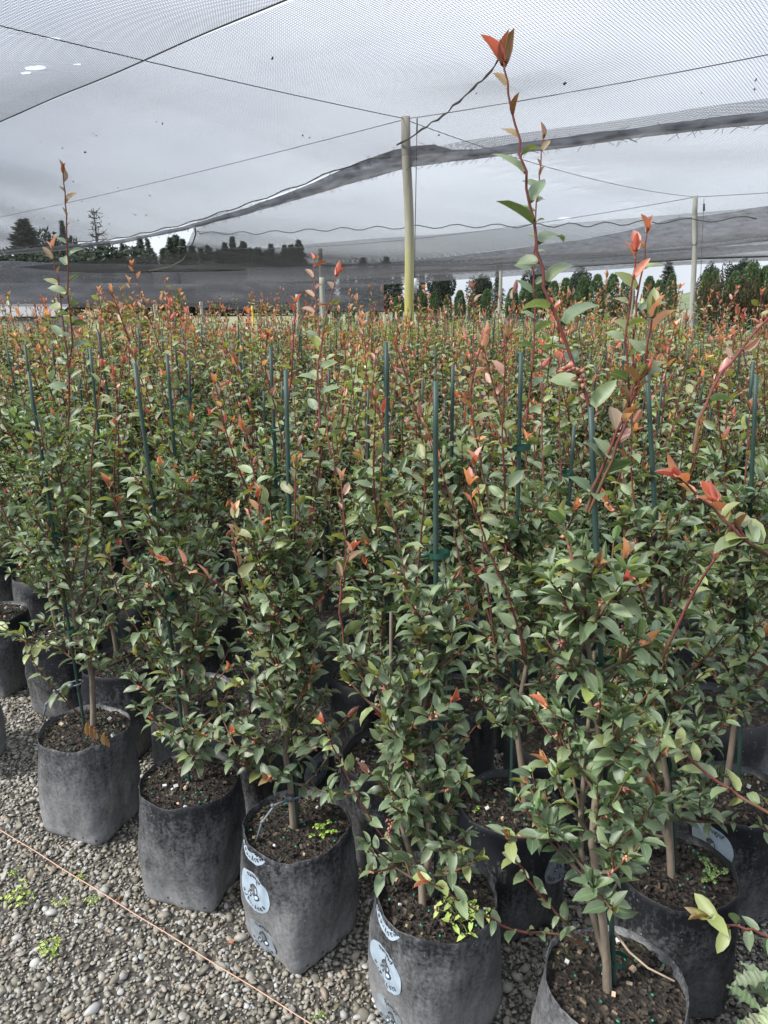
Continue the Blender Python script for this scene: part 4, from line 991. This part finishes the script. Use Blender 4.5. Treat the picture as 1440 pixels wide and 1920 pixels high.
def threads(name, zf, a0, a1, b0f, b1, pu, pv, ru, rv_, parent, holes=(), seg=.4, mat='net'):
    """real thread geometry: one slim three-sided strand after another, both ways."""
    mb = MB(); an = np.array([-math.pi / 2, math.pi / 6, 5 * math.pi / 6])
    Un, Vn, A = np.array(U), np.array(V), np.array(A0)
    def strand(av, bv, horiz, r_):
        m = len(av); z = zf(av, bv); base = A[None, :2] + av[:, None] * Un[None, :2] + bv[:, None] * Vn[None, :2]
        c = np.concatenate([base, z[:, None]], 1)
        ring = c[:, None, :] + r_ * (np.cos(an)[None, :, None] * horiz[None, None, :] + np.sin(an)[None, :, None] * np.array([0, 0, 1.0])[None, None, :])
        i = np.arange(m - 1)[:, None] * 3; j = np.arange(3)[None, :]; j2 = (j + 1) % 3
        mb.add(ring.reshape(-1, 3), quads=np.stack([i + j, i + j2, i + 3 + j2, i + 3 + j], -1).reshape(-1, 4))
    def spans(lo, hi, cuts):
        s = [(lo, hi)]
        for c0, c1 in cuts:
            n_ = []
            for x0, x1 in s:
                if c1 <= x0 or c0 >= x1: n_.append((x0, x1)); continue
                if c0 > x0: n_.append((x0, c0))
                if c1 < x1: n_.append((c1, x1))
            s = n_
        return s
    for a in np.arange(a0, a1, pu):
        cuts = [(hb - math.sqrt(max(0, rb * rb * (1 - ((a - ha) / ra) ** 2))), hb + math.sqrt(max(0, rb * rb * (1 - ((a - ha) / ra) ** 2)))) for ha, hb, ra, rb in holes if abs(a - ha) < ra]
        for lo, hi in spans(b0f(a), b1, cuts):
            if hi - lo < .03: continue
            bv = np.linspace(lo, hi, max(2, int((hi - lo) / seg) + 2)); strand(np.full(len(bv), a), bv, Un, ru)
    bmin = min(b0f(a0), b0f(a1), b0f((a0 + a1) / 2))
    for b in np.arange(bmin, b1, pv):
        cuts = [(ha - math.sqrt(max(0, ra * ra * (1 - ((b - hb) / rb) ** 2))), ha + math.sqrt(max(0, ra * ra * (1 - ((b - hb) / rb) ** 2)))) for ha, hb, ra, rb in holes if abs(b - hb) < rb]
        lo_a = a0
        aa = np.linspace(a0, a1, 60); ok = np.array([b0f(x) <= b for x in aa])
        if not ok.any(): continue
        for lo, hi in spans(aa[ok].min(), aa[ok].max(), cuts):
            if hi - lo < .03: continue
            av = np.linspace(lo, hi, max(2, int((hi - lo) / seg) + 2)); strand(av, np.full(len(av), b), Vn, rv_)
    return tag(mb.build(name, M[mat], parent, attrs=False), kind='stuff')
def ribbon(name, top, bot, b, a0, a1, mat, parent, belly=.06, n=90, rows=5):
    mb = MB(); v = []
    for i in range(n + 1):
        a = a0 + (a1 - a0) * i / n; zt, zb = float(top(a)), float(bot(a)); zb = min(zb, zt - .004)
        for k in range(rows):
            f = k / (rows - 1); wv = .02 * mnoise.noise(Vector((a * 2.2, f * 3, b)))
            v.append(tuple(P3(a, b + belly * math.sin(math.pi * f) + wv, zt + (zb - zt) * f + .012 * mnoise.noise(Vector((a * 3.1, b, 4 + f))))))
    mb.add(v, quads=[(i * rows + k, (i + 1) * rows + k, (i + 1) * rows + k + 1, i * rows + k + 1) for i in range(n) for k in range(rows - 1)])
    return mb.build(name, M[mat], parent, attrs=False)
def frays(name, edge, b, a0, a1, n, parent, seed, lmax=.10):
    r = random.Random(seed); mb = MB()
    for i in range(n):
        a = r.uniform(a0, a1); z = float(edge(a)); L = r.uniform(.02, lmax); s = r.uniform(-.11, .11)
        mb.tube([tuple(P3(a, b - .02, z + .01)), tuple(P3(a + s * .6, b - .03, z - L * .5)), tuple(P3(a + s, b - .03, z - L))], .0022, 3, cap=False)
    return tag(mb.build(name, M['net'], parent, attrs=False), kind='stuff')
def sag_tube(mb, p, q, sag, r_, n=24, sides=5, wob=0.0, seed=0):
    rr = random.Random(seed)
    mb.tube([tuple(p.lerp(q, t) + Vector((rr.gauss(0, wob), rr.gauss(0, wob), -sag * 4 * t * (1 - t) + rr.gauss(0, wob)))) for t in np.linspace(0, 1, n)], r_, sides)

# near net: two sheets meeting on a seam
SEAM = -2.85
e_bot = curve([(-200, 500), (0, 478), (120, 470), (230, 456), (350, 431), (470, 400), (600, 362), (700, 332), (780, 312), (900, 297), (1100, 272), (1250, 252), (1440, 232), (1700, 205)], 0)
e_top = curve([(-200, 494), (0, 470), (230, 449), (350, 423), (470, 385), (560, 353), (640, 320), (700, 303), (745, 295), (800, 291), (860, 287), (1000, 268), (1200, 243), (1440, 214), (1700, 182)], 0)
h_top = curve([(-200, 494), (0, 470), (230, 449), (350, 423), (470, 387), (560, 354), (640, 318), (700, 294), (745, 279), (800, 268), (860, 284), (1000, 264), (1200, 238), (1440, 208), (1700, 176)], 0)
def bil(a, b, s=1.0): return np.array([mnoise.noise(Vector((x * s, y * s, 2.7))) for x, y in zip(np.atleast_1d(a), np.atleast_1d(b))])
def z_near(a, b):
    f = np.clip((b - SEAM) / (0 - SEAM), 0, 1); ze = e_top(a)
    zs = 3.20 + 0 * a
    z = zs * (1 - f) + ze * f + .05 * np.sin(math.pi * f)                         # a slight hump above the straight line between wires
    hook = np.exp(-(((a - 2.3) / .9) ** 2 + ((b + 1.6) / .6) ** 2)) * .10
    return z - hook + .035 * bil(a, b, .7)
def z_over(a, b):
    f = np.clip((SEAM - b) / 4.2, 0, 1)
    return 3.20 - .22 * np.sin(math.pi * f) + .03 * bil(a, b, .6)
near = empty('shade_net', tuple(P3(0, 0, 0))); near.location = (0, 0, 0)
tag(near, 'near black shade net whose frayed dark hem hangs by the middle post', 'shade net', 'black shade nets overhead')
threads('mesh', z_near, -15, 6.5, lambda a: SEAM, 0.0, .021, .0165, .00118, .00108, near)
ribbon('hem', h_top, e_bot, 0.0, -16, 7, 'hem', near); frays('frayed_thread', e_bot, 0.0, -8, 6.5, 200, near, 3, .05)
frays('loose_thread', h_top, -.03, -5, 6, 45, near, 4, .11)
mb = MB()
rp = [(-14, -.01)] + [(a, -.02) for a in np.linspace(-9, -.2, 60)]
pts = [tuple(P3(a, b, float(e_top(a)) + .02 + .012 * math.sin(a * 9.0))) for a, b in rp]
mb.tube(pts, .007, 6)
hook = [(952, 92), (955, 84), (948, 77), (938, 76), (934, 82)]
pts = []
line = [(745, 273), (790, 243), (830, 218), (870, 182), (905, 150), (935, 115), (952, 95)] + hook
for i in range(len(line) - 1):
    for k in range(4):
        x = line[i][0] + (line[i + 1][0] - line[i][0]) * k / 4; y = line[i][1] + (line[i + 1][1] - line[i][1]) * k / 4
        f = min(1, (i * 4 + k) / 26); p = at_plane(x, y, V.x, V.y, DA - .03 - 1.55 * f); pts.append(tuple(p + rv(rng) * .006))
mb.tube(pts, [.008 + .003 * math.sin(i * 1.9) for i in range(len(pts))], 6)
mb.build('lacing_rope', M['rope'], near, attrs=False)
over = empty('shade_net', (0, 0, 0)); tag(over, 'shade net at top left with torn holes, its straight seam crossing the picture corner', 'shade net', 'black shade nets overhead')
def hole(px, py, ra, rb):
    p = at_z(px, py, 3.05); return ((p - A0).dot(U), (p - A0).dot(V), ra, rb)
HOLES = [hole(68, 141, .075, .07), hole(50, 150, .045, .035), hole(102, 80, .035, .04), hole(148, 146, .022, .03)]
threads('mesh', z_over, -9, 4.5, lambda a: -7.0, SEAM, .026, .019, .0013, .0008, over, HOLES)
mb = MB(); mb.tube([tuple(P3(a, SEAM, 3.205 + .03 * float(bil(a, SEAM, .6)[0]))) for a in np.linspace(-12, 6, 60)], .006, 5); mb.build('seam_cord', M['rope'], over, attrs=False)
# bits of leaf litter lying on the net
mb = MB(); r = random.Random(5)
for i in range(46):
    a, b = r.uniform(-8, 4), r.uniform(-2.7, -.3); z = float(z_near(np.array([a]), np.array([b]))[0]); L = r.uniform(.006, .022)
    mb.box(tuple(P3(a, b, z + .004)), (L, L * .6, L * .5), Euler((r.random(), r.random(), r.random() * 6)).to_matrix())
tag(mb.build('leaf_litter', M['rope'], attrs=False, smooth=False), 'specks of dry leaf litter lying on the near shade net', 'litter', kind='stuff')

# second net, beyond the middle post
e2t = curve([(380, 505), (560, 500), (640, 498), (720, 494), (840, 482), (960, 466), (1100, 448), (1180, 432), (1270, 408), (1320, 404), (1440, 386), (1700, 350)], BAY)
e2b = curve([(380, 525), (560, 528), (720, 512), (840, 504), (960, 490), (1100, 480), (1300, 460), (1440, 444), (1700, 415)], BAY)
def z_two(a, b):
    f = np.clip((b - .55) / (BAY - .55), 0, 1)
    return (CAMZ + (e_bot(a) - CAMZ) * (1 + .55 / DA) + .16) * (1 - f) + e2t(a) * f + .10 * np.sin(math.pi * f) + .03 * bil(a, b, .5)
two = empty('shade_net', (0, 0, 0)); tag(two, 'second shade net beyond the middle post, with a wavy laced rope across it', 'shade net', 'black shade nets overhead')
def left_edge(a): return .55 if a > -4.7 else .55 + (-4.7 - a) * .57
h2 = [((at_z(x, y, 3.0) - A0).dot(U), (at_z(x, y, 3.0) - A0).dot(V), ra, rb) for x, y, ra, rb in ((1060, 394, .10, .14), (1101, 402, .06, .07), (1161, 411, .035, .05), (457, 458, .1, .16))]
threads('mesh', z_two, -12.0, 8.0, left_edge, BAY, .030, .030, .0010, .00085, two, h2, .5)
ribbon('hem', e2t, e2b, BAY, -13.5, 9.5, 'hem_far', two); frays('frayed_thread', e2b, BAY, -6, 8, 60, two, 8, .12)
mb = MB(); line = [(362, 430), (376, 437), (480, 437), (600, 431), (720, 427), (860, 424), (1000, 423), (1120, 421), (1250, 415), (1440, 408)]; pts = []
for i in range(len(line) - 1):
    n = 9
    for k in range(n):
        f = k / n; x = line[i][0] + (line[i + 1][0] - line[i][0]) * f; y = line[i][1] + (line[i + 1][1] - line[i][1]) * f
        b = 3.4 + 1.2 * ((i + f) / len(line)); p = at_plane(x, y, V.x, V.y, DA + b); p.z += .03 * math.sin((i * n + k) * 1.3); pts.append(tuple(p))
mb.tube(pts, .008, 5)
edge = [(366, 428), (367, 440), (362, 455), (354, 470), (344, 487), (320, 500), (280, 508)]
mb.tube([tuple(at_plane(x, y, V.x, V.y, DA + 3.4 + .6 * i)) for i, (x, y) in enumerate(edge)], .016, 5)
mb.build('lacing_rope', M['rope'], two, attrs=False)

# third and fourth nets, low and far, seen almost edge on
def far_net(k, label, top_px, bot_px, a0, a1, zn, near_b, left=None):
    b1 = near_b + BAY - .6; et, eb = curve(top_px, b1), curve(bot_px, b1)
    root = empty('shade_net', (0, 0, 0)); tag(root, label, 'shade net', 'black shade nets overhead')
    def zf(a, b):
        f = np.clip((b - near_b) / (b1 - near_b), 0, 1); return zn * (1 - f) + et(a) * f - .12 * np.sin(math.pi * f) + .05 * bil(a, b, .3)
    threads('mesh', zf, a0, a1, lambda a: near_b, b1, .06, .06, .0020, .0016, root, (), 1.2)
    ribbon('hem', et, eb, b1, a0 - .5, a1 + .5, 'hem_far', root, .1, 70, 4)
far_net(3, 'third shade net low over the field, its dark edge sloping up to the right post', [(-300, 520), (0, 512), (300, 510), (500, 506), (700, 500), (850, 498), (1000, 492), (1200, 478), (1440, 452), (1700, 425)],
        [(-300, 560), (0, 548), (300, 538), (500, 530), (700, 522), (850, 514), (1000, 505), (1200, 492), (1440, 470), (1700, 445)], -32, 9, 3.05, BAY + .5)
far_net(4, 'farthest shade net, a thin dark band just above the field', [(-300, 540), (0, 536), (300, 526), (500, 520), (700, 514), (900, 508), (1100, 499), (1300, 488), (1500, 478)],
        [(-300, 590), (0, 578), (300, 566), (500, 552), (700, 535), (900, 522), (1100, 508), (1300, 496), (1500, 486)], -40, 8, 2.95, 2 * BAY + .4)
# upright windbreak screens at the back left
def screen(name, label, x0, x1, Y0, Y1, ytop0, ytop1, ybot0, ybot1, folds=12):
    mb = MB(); n = 60; rows = 7; v = []
    for i in range(n + 1):
        f = i / n; px = x0 + (x1 - x0) * f; Y = Y0 + (Y1 - Y0) * f
        t = at_y(px, ytop0 + (ytop1 - ytop0) * f, Y); b_ = at_y(px, ybot0 + (ybot1 - ybot0) * f, Y)
        for k in range(rows):
            g = k / (rows - 1); v.append(tuple(t.lerp(b_, g) + Vector((0, .35 * mnoise.noise(Vector((f * folds, g * 2, Y0))), .10 * mnoise.noise(Vector((f * folds * .5, g, Y0 + 3)))))))
    mb.add(v, quads=[(i * rows + k, (i + 1) * rows + k, (i + 1) * rows + k + 1, i * rows + k + 1) for i in range(n) for k in range(rows - 1)])
    tag(mb.build(name, M['screen'], attrs=False), label, 'windbreak', 'dark cloth windbreaks closing the far left side')
screen('windbreak', 'tallest dark cloth windbreak, pine tops showing through it', -160, 560, 36, 42, 488, 500, 572, 566)
screen('windbreak', 'lower dark cloth windbreak in front, ending near the yellow marker post', -160, 720, 31, 38, 530, 532, 572, 583)

# wires
wires = [(P3(-22, 0, 3.26), A0 + Vector((0, 0, -.02)), .15, 'wire from the middle post to the far left under the near net'), (A0 + Vector((0, 0, -.02)), P3(8, 0, 3.26), .10, 'wire from the middle post up to the right photo edge'),
         (P3(0, -BAY, 3.26), A0 + Vector((0, 0, -.02)), .06, 'wire from the middle post to the top left corner'), (A0 + Vector((0, 0, -.03)), POST_B + Vector((0, 0, -.02)), .12, 'wire running from the middle post back to the right post'),
         (POST_B + Vector((0, 0, -.02)), POST_B + U * 8 + Vector((0, 0, -.02)), .08, 'wire from the right post to the right photo edge'), (POST_B - U * 17 + Vector((0, 0, -.05)), POST_B + Vector((0, 0, -.02)), .35, 'long wire from the right post to the left behind the middle post')]
for i, (p, q, sag, lab) in enumerate(wires):
    mb = MB(); sag_tube(mb, p, q, sag, .0042 if i < 4 else .006, 30); tag(mb.build('support_wire', M['wire'], attrs=False), lab, 'wire', 'support wires strung between the posts')
root = empty('hanging_cord', (0, 0, 0)); tag(root, 'thin cord with white tag hanging beside the middle post', 'cord')
c0 = at_plane(782, 222, V.x, V.y, DA); c1 = at_plane(777, 520, V.x, V.y, DA + .2)
mb = MB(); mb.tube([tuple(c0.lerp(c1, t)) for t in np.linspace(0, 1, 12)], .004, 5); mb.tube([tuple(c0), tuple(c0 + Vector((0, 0, -.13)))], .009, 6); mb.build('cord', M['wire'], root, attrs=False)
c2 = at_plane(778, 520, V.x, V.y, DA + .2); mb = MB(); mb.box(tuple(c2 + Vector((0, 0, -.09))), (.045, .004, .16), Euler((.05, 0, .3)).to_matrix()); mb.build('tag', M['white'], root, attrs=False)
root = empty('hanging_cord', (0, 0, 0)); tag(root, 'thin cord with a dark spring hanging beside the right post', 'cord')
c0 = at_y(1320, 372, POST_B.y); c1 = at_y(1312, 560, POST_B.y)
mb = MB(); mb.tube([tuple(c0), tuple(c1)], .005, 5); mb.build('cord', M['wire'], root, attrs=False)
mb = MB(); mb.tube([tuple(at_y(1320, 382, POST_B.y)), tuple(at_y(1320, 396, POST_B.y))], .018, 6); mb.build('spring', M['rope'], root, attrs=False)

# ------------------------------------------------------------------ what lies beyond the camellias
HL = bpy.data.collections.new('seedling_shapes')
for i in range(5):
    r = random.Random(300 + i); mb = MB(); lv = []
    for k in range(70):
        a, f = r.uniform(0, 6.28), math.sqrt(r.random()) * .17; z = r.uniform(.35, .95 - f)
        lv.append(Leaf(Vector((math.cos(a) * f, math.sin(a) * f, z)), Vector((math.cos(a), math.sin(a), r.uniform(0, .8))), Vector((0, 0, 1)) + rv(r) * .3, r.uniform(.06, .10), r.choice((0, 1, 2)), r.choice(('young', 'young', 'sprout', 'sprout'))))
    add_leaves(mb, lv, T_LO, r); me = mb.mesh('seedling', M['leaf']); HL.objects.link(bpy.data.objects.new('seedling', me))
pts = []
for k in range(17, 62):
    for i in range(-95, 60):
        p = O2 + DROW * (.42 * i) + NROW * (.365 * 16 + .42 * (k - 16)) + Vector((rng.uniform(-.06, .06), rng.uniform(-.06, .06), 0))
        if abs(p.x) < .56 * p.y + .4 and p.y < 26 and (p.x > -.12 * p.y or k < 26): pts.append(p)
pts = np.array([tuple(p) for p in pts]); n = len(pts); sc = nrng.uniform(.8, 1.12, (n, 1)) * np.ones((1, 3))
left = pts[:, 0] < -.12 * pts[:, 1]
tag(scatter('seedling_field', pts, np.stack([np.zeros(n), np.zeros(n), nrng.uniform(0, 6.28, n)], 1), sc, HL), 'pale yellow green young plants massed beyond the camellias', 'plants', kind='stuff')
mb = MB(); r = random.Random(77)
for p in pts[~left][::2]:
    h = r.uniform(1.0, 1.28); mb.tube([(p[0], p[1], .2), (p[0] + r.gauss(0, .02), p[1], h)], .007, 5)
tag(mb.build('seedling_stakes', M['stake'], attrs=False), 'dark green stakes standing among the pale young plants', 'stakes', kind='stuff')

def crown(r, n, shape, size, cols, flat=.5):
    mb = MB()
    for k in range(n):
        p, out = shape(r); x = (out + rv(r) * .6).normalized(); y = x.orthogonal().normalized(); y.rotate(Matrix.Rotation(r.uniform(0, 6.28), 3, x)); s = size * r.uniform(.5, 1.3)
        mb.add([tuple(p - y * s * .35), tuple(p + x * s), tuple(p + y * s * .35), tuple(p - x * s * .4)], quads=[(0, 1, 2, 3)], col=jitter(r.choice(cols), r, .3))
    return mb
DK = [(.10, .125, .10), (.12, .145, .115), (.085, .105, .085)]  # pine greens lightened, distance haze put into the colour
THJ = [(.105, .165, .075), (.13, .195, .09), (.085, .135, .066)]
YEL = [(.15, .16, .05), (.11, .13, .045), (.19, .18, .06)]
def col_shape(H, W):
    def f(r):
        t = r.random(); a = r.uniform(0, 6.28); w = W * (math.sin(math.pi * min(1, .10 + t * .9)) ** .45 if t > .5 else (.86 + .28 * t)) * math.sqrt(r.uniform(.55, 1)) * (1 + .12 * math.sin(a * 3 + t * 9))
        return Vector((math.cos(a) * w, math.sin(a) * w, H * (.04 + .96 * t))), Vector((math.cos(a), math.sin(a), .9))
    return f
def spire_shape(H, W, k=1.0, tiers=9):
    def f(r):
        t = r.random() ** 1.25; a = r.uniform(0, 6.28); tt = (t * tiers) % 1.0; w = W * (1 - t) ** k * (.55 + .6 * (1 - tt)) * r.uniform(.25, 1) + .05
        w *= 1 + .35 * math.sin(a * 2 + t * 11)
        return Vector((math.cos(a) * w, math.sin(a) * w, H * (.06 + .94 * t) - w * .12)), Vector((math.cos(a), math.sin(a), .35))
    return f
def dome_shape(H, W, lob=5, seed=0):
    rr = random.Random(seed); cs = [(rr.uniform(-.6, .6) * W, rr.uniform(-.6, .6) * W, H * rr.uniform(.45, .8), rr.uniform(.35, .6)) for _ in range(lob)]
    def f(r):
        cx, cy, cz, q = r.choice(cs); d = rv(r).normalized(); s = r.uniform(.6, 1)
        return Vector((cx + d.x * W * q * s, cy + d.y * W * q * s, max(.1, cz + d.z * H * q * .75 * s))), d
    return f
def trunk_mesh(H, rad, lean=0):
    mb = MB(); mb.tube([(0, 0, -.2), (lean * .4, 0, H * .5), (lean, 0, H)], [rad, rad * .6, rad * .15], 7, col=(.09, .075, .06)); return mb.mesh('trunk', M['bark'])
def tree_kind(shape, H, n, size, cols, seed, rad): return crown(random.Random(seed), n, shape, size, cols).mesh('crown', M['farleaf'], smooth=False), trunk_mesh(H * .92, rad)
def plant(name, kind, loc, s, label, cat, group, rz=0):
    root = empty(name, loc, rz); root.scale = s; tag(root, label, cat, group); link('crown', kind[0], root); link('trunk', kind[1], root); return root
thuja = [tree_kind(col_shape(3.0, .42), 3.0, 3200, .11, THJ, 20 + i, .07) for i in range(4)]
G = 'clipped columnar conifers in a line across the field'
ORD = 'first second third fourth fifth sixth seventh eighth ninth tenth eleventh twelfth thirteenth fourteenth fifteenth sixteenth seventeenth'.split()
colpx = []
def column(px, ytop, Y, wpx, lab=None):
    if lab is None:
        s = [x for x in ALLC if (x < 769) == (px < 769)]; s.sort(key=lambda x: abs(x - 769)); lab = '%s clipped columnar conifer to the %s of the middle post' % (ORD[s.index(px)], 'left' if px < 769 else 'right')
    p = at_y(px, ytop, Y); H = p.z; W = wpx / FPX * (Y * CP) / 2
    plant('columnar_conifer', rng.choice(thuja), (p.x, p.y, 0), (W / .42, W / .42, H / 3.0), lab or 'clipped dark green columnar conifer in the line beyond the field', 'conifer', G, rng.uniform(0, 6))
COLS = ((570, 560, 17), (588, 562, 16), (632, 556, 19), (657, 562, 17), (700, 556, 18), (745, 556, 18), (792, 546, 22), (814, 548, 20), (840, 552, 18), (863, 545, 22), (888, 549, 20), (913, 543, 22), (962, 540, 26), (985, 535, 24), (1012, 530, 26),
                   (1040, 528, 26), (1062, 522, 27), (1094, 518, 27), (1121, 516, 29), (1150, 515, 30), (1178, 518, 28), (1219, 519, 26), (1236, 526, 22))
ALLC = [c[0] for c in COLS]
for px, yt, wp in COLS: column(px, yt, 42 - (px - 570) * .012, wp)
column(1262, 514, 38, 22, 'shorter round topped conifer just left of the right post')
for px, yt, wp, lab in ((1325, 512, 22, 'narrow clipped conifer, first to the right of the right post'), (1342, 508, 22, 'clipped conifer second to the right of the right post'), (1380, 510, 30, 'wide clipped conifer between the pair and the tall one at the right'), (1412, 494, 36, 'tallest clipped conifer at the right photo edge'), (1436, 500, 26, 'clipped conifer cut by the right photo edge')): column(px, yt, 34, wp, lab)
pine = [tree_kind(spire_shape(8, 1.6, .8, 9), 8, 3600, .26, DK, 40 + i, .16) for i in range(3)]
slim = [tree_kind(spire_shape(7, .8, .7, 10), 7, 2200, .24, [(.13, .155, .13), (.15, .175, .145), (.11, .13, .11)], 50 + i, .10) for i in range(3)]  # paler again than the pines, the haze painted into their greens
broad = [tree_kind(dome_shape(6, 3.2, 10, 60 + i), 5, 7000, .32, [(.05, .066, .05), (.062, .08, .058), (.04, .052, .04)], 60 + i, .2) for i in range(2)]
def tree(kind, name, px, ytop, Y, wpx, H0, W0, label, group='dark trees beyond the nets', cat='tree'):
    p = at_y(px, ytop, Y); W = wpx / FPX * Y * CP / 2; plant(name, kind, (p.x, p.y, 0), (W / W0, W / W0, p.z / H0), label, cat, group, rng.uniform(0, 6))
tree(pine[0], 'pine_tree', 42, 412, 72, 135, 8, 1.6, 'bushy pointed pine at far left behind the net')
tree(broad[0], 'broad_tree', 92, 440, 76, 120, 6.5, 3.4, 'spreading dark tree right of the far left pine')
tree(slim[1], 'pine_tree', 115, 415, 74, 30, 7, .8, 'thin ragged conifer top between the far left trees')
tree(broad[1], 'broad_tree', 200, 452, 70, 215, 6.5, 3.4, 'broad dark evergreen whose crown reaches the open patch of sky')
tree(broad[0], 'broad_tree', 20, 468, 66, 190, 6.5, 3.4, 'low spreading dark tree touching the left photo edge')
tree(broad[1], 'broad_tree', 130, 462, 74, 170, 6.5, 3.4, 'wide dark tree below the bare dead conifer')
tree(broad[0], 'broad_tree', 262, 474, 76, 130, 6.5, 3.4, 'low dark tree under the open patch of sky at its left end')
tree(slim[0], 'pine_tree', 276, 448, 78, 28, 7, .8, 'slender conifer standing in the open patch of sky')
# bare dead conifer
p = at_y(175, 390, 72); root = empty('dead_tree', (p.x, p.y, 0)); tag(root, 'bare dead conifer with short side branches above the far left trees', 'tree', 'dark trees beyond the nets')
mb = MB(); mb.tube([(0, 0, -.1), (.05, 0, p.z * .5), (0, 0, p.z)], [.22, .14, .03], 7, col=(.07, .065, .06)); mb.build('trunk', M['bark'], root); r = random.Random(4); mb = MB()
for k in range(38):
    z = p.z * r.uniform(.45, .97); a = r.uniform(0, 6.28); L = (1 - z / p.z) * 2.4 + .25; d = Vector((math.cos(a), math.sin(a), r.uniform(-.1, .35)))
    mb.tube([(0, 0, z), tuple(Vector((0, 0, z)) + d * L * .6), tuple(Vector((0, 0, z)) + d * L + Vector((0, 0, .15)))], [.04, .03, .012], 5, col=(.06, .06, .055), cap=False)
    for q in range(5): f = r.uniform(.3, 1); b_ = Vector((0, 0, z)) + d * L * f; mb.tube([tuple(b_), tuple(b_ + rv(r) * .22)], .022, 4, col=(.05, .06, .05), cap=False)
mb.build('branch', M['bark'], root)
k = 0
for px in range(232, 566, 12):
    yt = 466 + 9 * math.sin(px * .11) + rng.uniform(-7, 7) + (4 if px > 480 else 0); tree(rng.choice(slim + pine), 'pine_tree', px + rng.uniform(-5, 5), yt, 84 + rng.uniform(-4, 4), rng.uniform(40, 62), 7.3, 1.2, 'slim dark pine in the long shelter row behind the far nets', 'slim pines of the shelter row'); k += 1
for px in range(575, 800, 22):
    tree(rng.choice(slim + pine), 'pine_tree', px + rng.uniform(-6, 6), 497 + rng.uniform(-10, 10), 95, rng.uniform(26, 44), 7.4, 1.1, 'slim dark pine in the long shelter row behind the far nets', 'slim pines of the shelter row')
for px, yt, wp, lab in ((830, 505, 60, 'rounded dark tree seen under the far net right of the middle post'), (905, 512, 56, 'low rounded tree behind the clipped conifers, right of the middle post'), (1010, 505, 66, 'wide low tree behind the clipped conifers under the far net'),
                    (1085, 505, 60, 'hazy low tree above the clipped conifers, centre right'), (1330, 496, 46, 'rounded tree on the low hill left of the hilltop tree'), (1400, 482, 90, 'wide tree crowning the low hill at right')):
    tree(rng.choice(broad), 'broad_tree', px, yt, 110 if px < 1300 else 120, wp, 6.5, 3.4, lab)
tree(slim[2], 'pine_tree', 1255, 492, 105, 40, 7, .8, 'single pointed conifer above the clipped row left of the right post')
tree(pine[1], 'pine_tree', 935, 498, 105, 34, 8, 1.6, 'pointed conifer above the clipped row in the centre')
# low hill, far right
mb = MB(); v = []; nx, ny = 40, 10
for j in range(ny):
    for i in range(nx):
        x = 5 + 140 * i / (nx - 1); y = 125 + 90 * j / (ny - 1); h = 8.0 * math.exp(-((x - 88) / 17) ** 2) * math.sin(math.pi * min(1, (j + .0) / (ny - 1) * 1.0)) ** .7 + .5 * mnoise.noise(Vector((x * .1, y * .1, 0)))
        v.append((x, y, max(-.3, h) - .02 if 0 < j < ny - 1 else -.4))
mb.add(v, quads=[(j * nx + i, j * nx + i + 1, (j + 1) * nx + i + 1, (j + 1) * nx + i) for j in range(ny - 1) for i in range(nx - 1)])
M['hill'] = simple('grassy_hill', (.085, .11, .045), .9, .15, col2=(.05, .07, .035)); tag(mb.build('hill', M['hill'], attrs=False), 'low green hill at far right', 'hill', kind='structure')
bush = [tree_kind(dome_shape(1.8, 1.0, 5, 80 + i), 1.2, 2600, .12, YEL, 80 + i, .05) for i in range(2)]
for px, yt, wp, Y, lab in ((210, 575, 70, 22, 'yellow green bush in front of the dark windbreak, left of the post stub'), (330, 568, 62, 22, 'yellow green bush in front of the dark windbreak, right of the post stub'), (270, 588, 44, 21, 'small yellowish bush between the two larger ones')):
    tree(bush[rng.randrange(2)], 'bush', px, yt, Y, wp, 1.8, 1.15, lab, 'yellow green bushes by the windbreak', 'bush')
hedge = tree_kind(dome_shape(1.5, 1.2, 8, 91), 1.0, 1800, .10, [(.06, .055, .03), (.04, .05, .025), (.10, .07, .035)], 91, .05)
for px, lab in ((1345, 'dark reddish clipped hedge plant right of the right post'), (1400, 'dark reddish hedge plant in the middle of three at right'), (1450, 'dark reddish hedge plant at the right photo edge')): tree(hedge, 'hedge_plant', px, 541, 17, 80, 1.45, 1.25, lab, 'dark hedge plants at right', 'hedge')
# pale low shed at far left
p0, p1 = at_y(-60, 575, 34), at_y(100, 570, 34); root = empty('shed', ((p0.x + p1.x) / 2, 34, 0)); tag(root, 'long low pale shed at the far left edge', 'shed'); w_ = p1.x - p0.x; h_ = p1.z
mb = MB(); mb.box((0, 1.5, h_ * .3), (w_, 3, h_ * .6)); mb.build('wall', M['shed'], root, attrs=False)
mb = MB(); mb.add([(-w_ / 2 - .2, -.3, h_ * .62), (w_ / 2 + .2, -.3, h_ * .62), (w_ / 2 + .2, 1.5, h_), (-w_ / 2 - .2, 1.5, h_), (-w_ / 2 - .2, 3.3, h_ * .62), (w_ / 2 + .2, 3.3, h_ * .62)], quads=[(0, 1, 2, 3), (3, 2, 5, 4)]); mb.build('roof', M['shed_roof'], root, attrs=False, smooth=False)
mb = MB(); mb.box((0, -.012, h_ * .25), (1.4, .02, h_ * .45)); mb.build('door', M['white'], root, attrs=False)
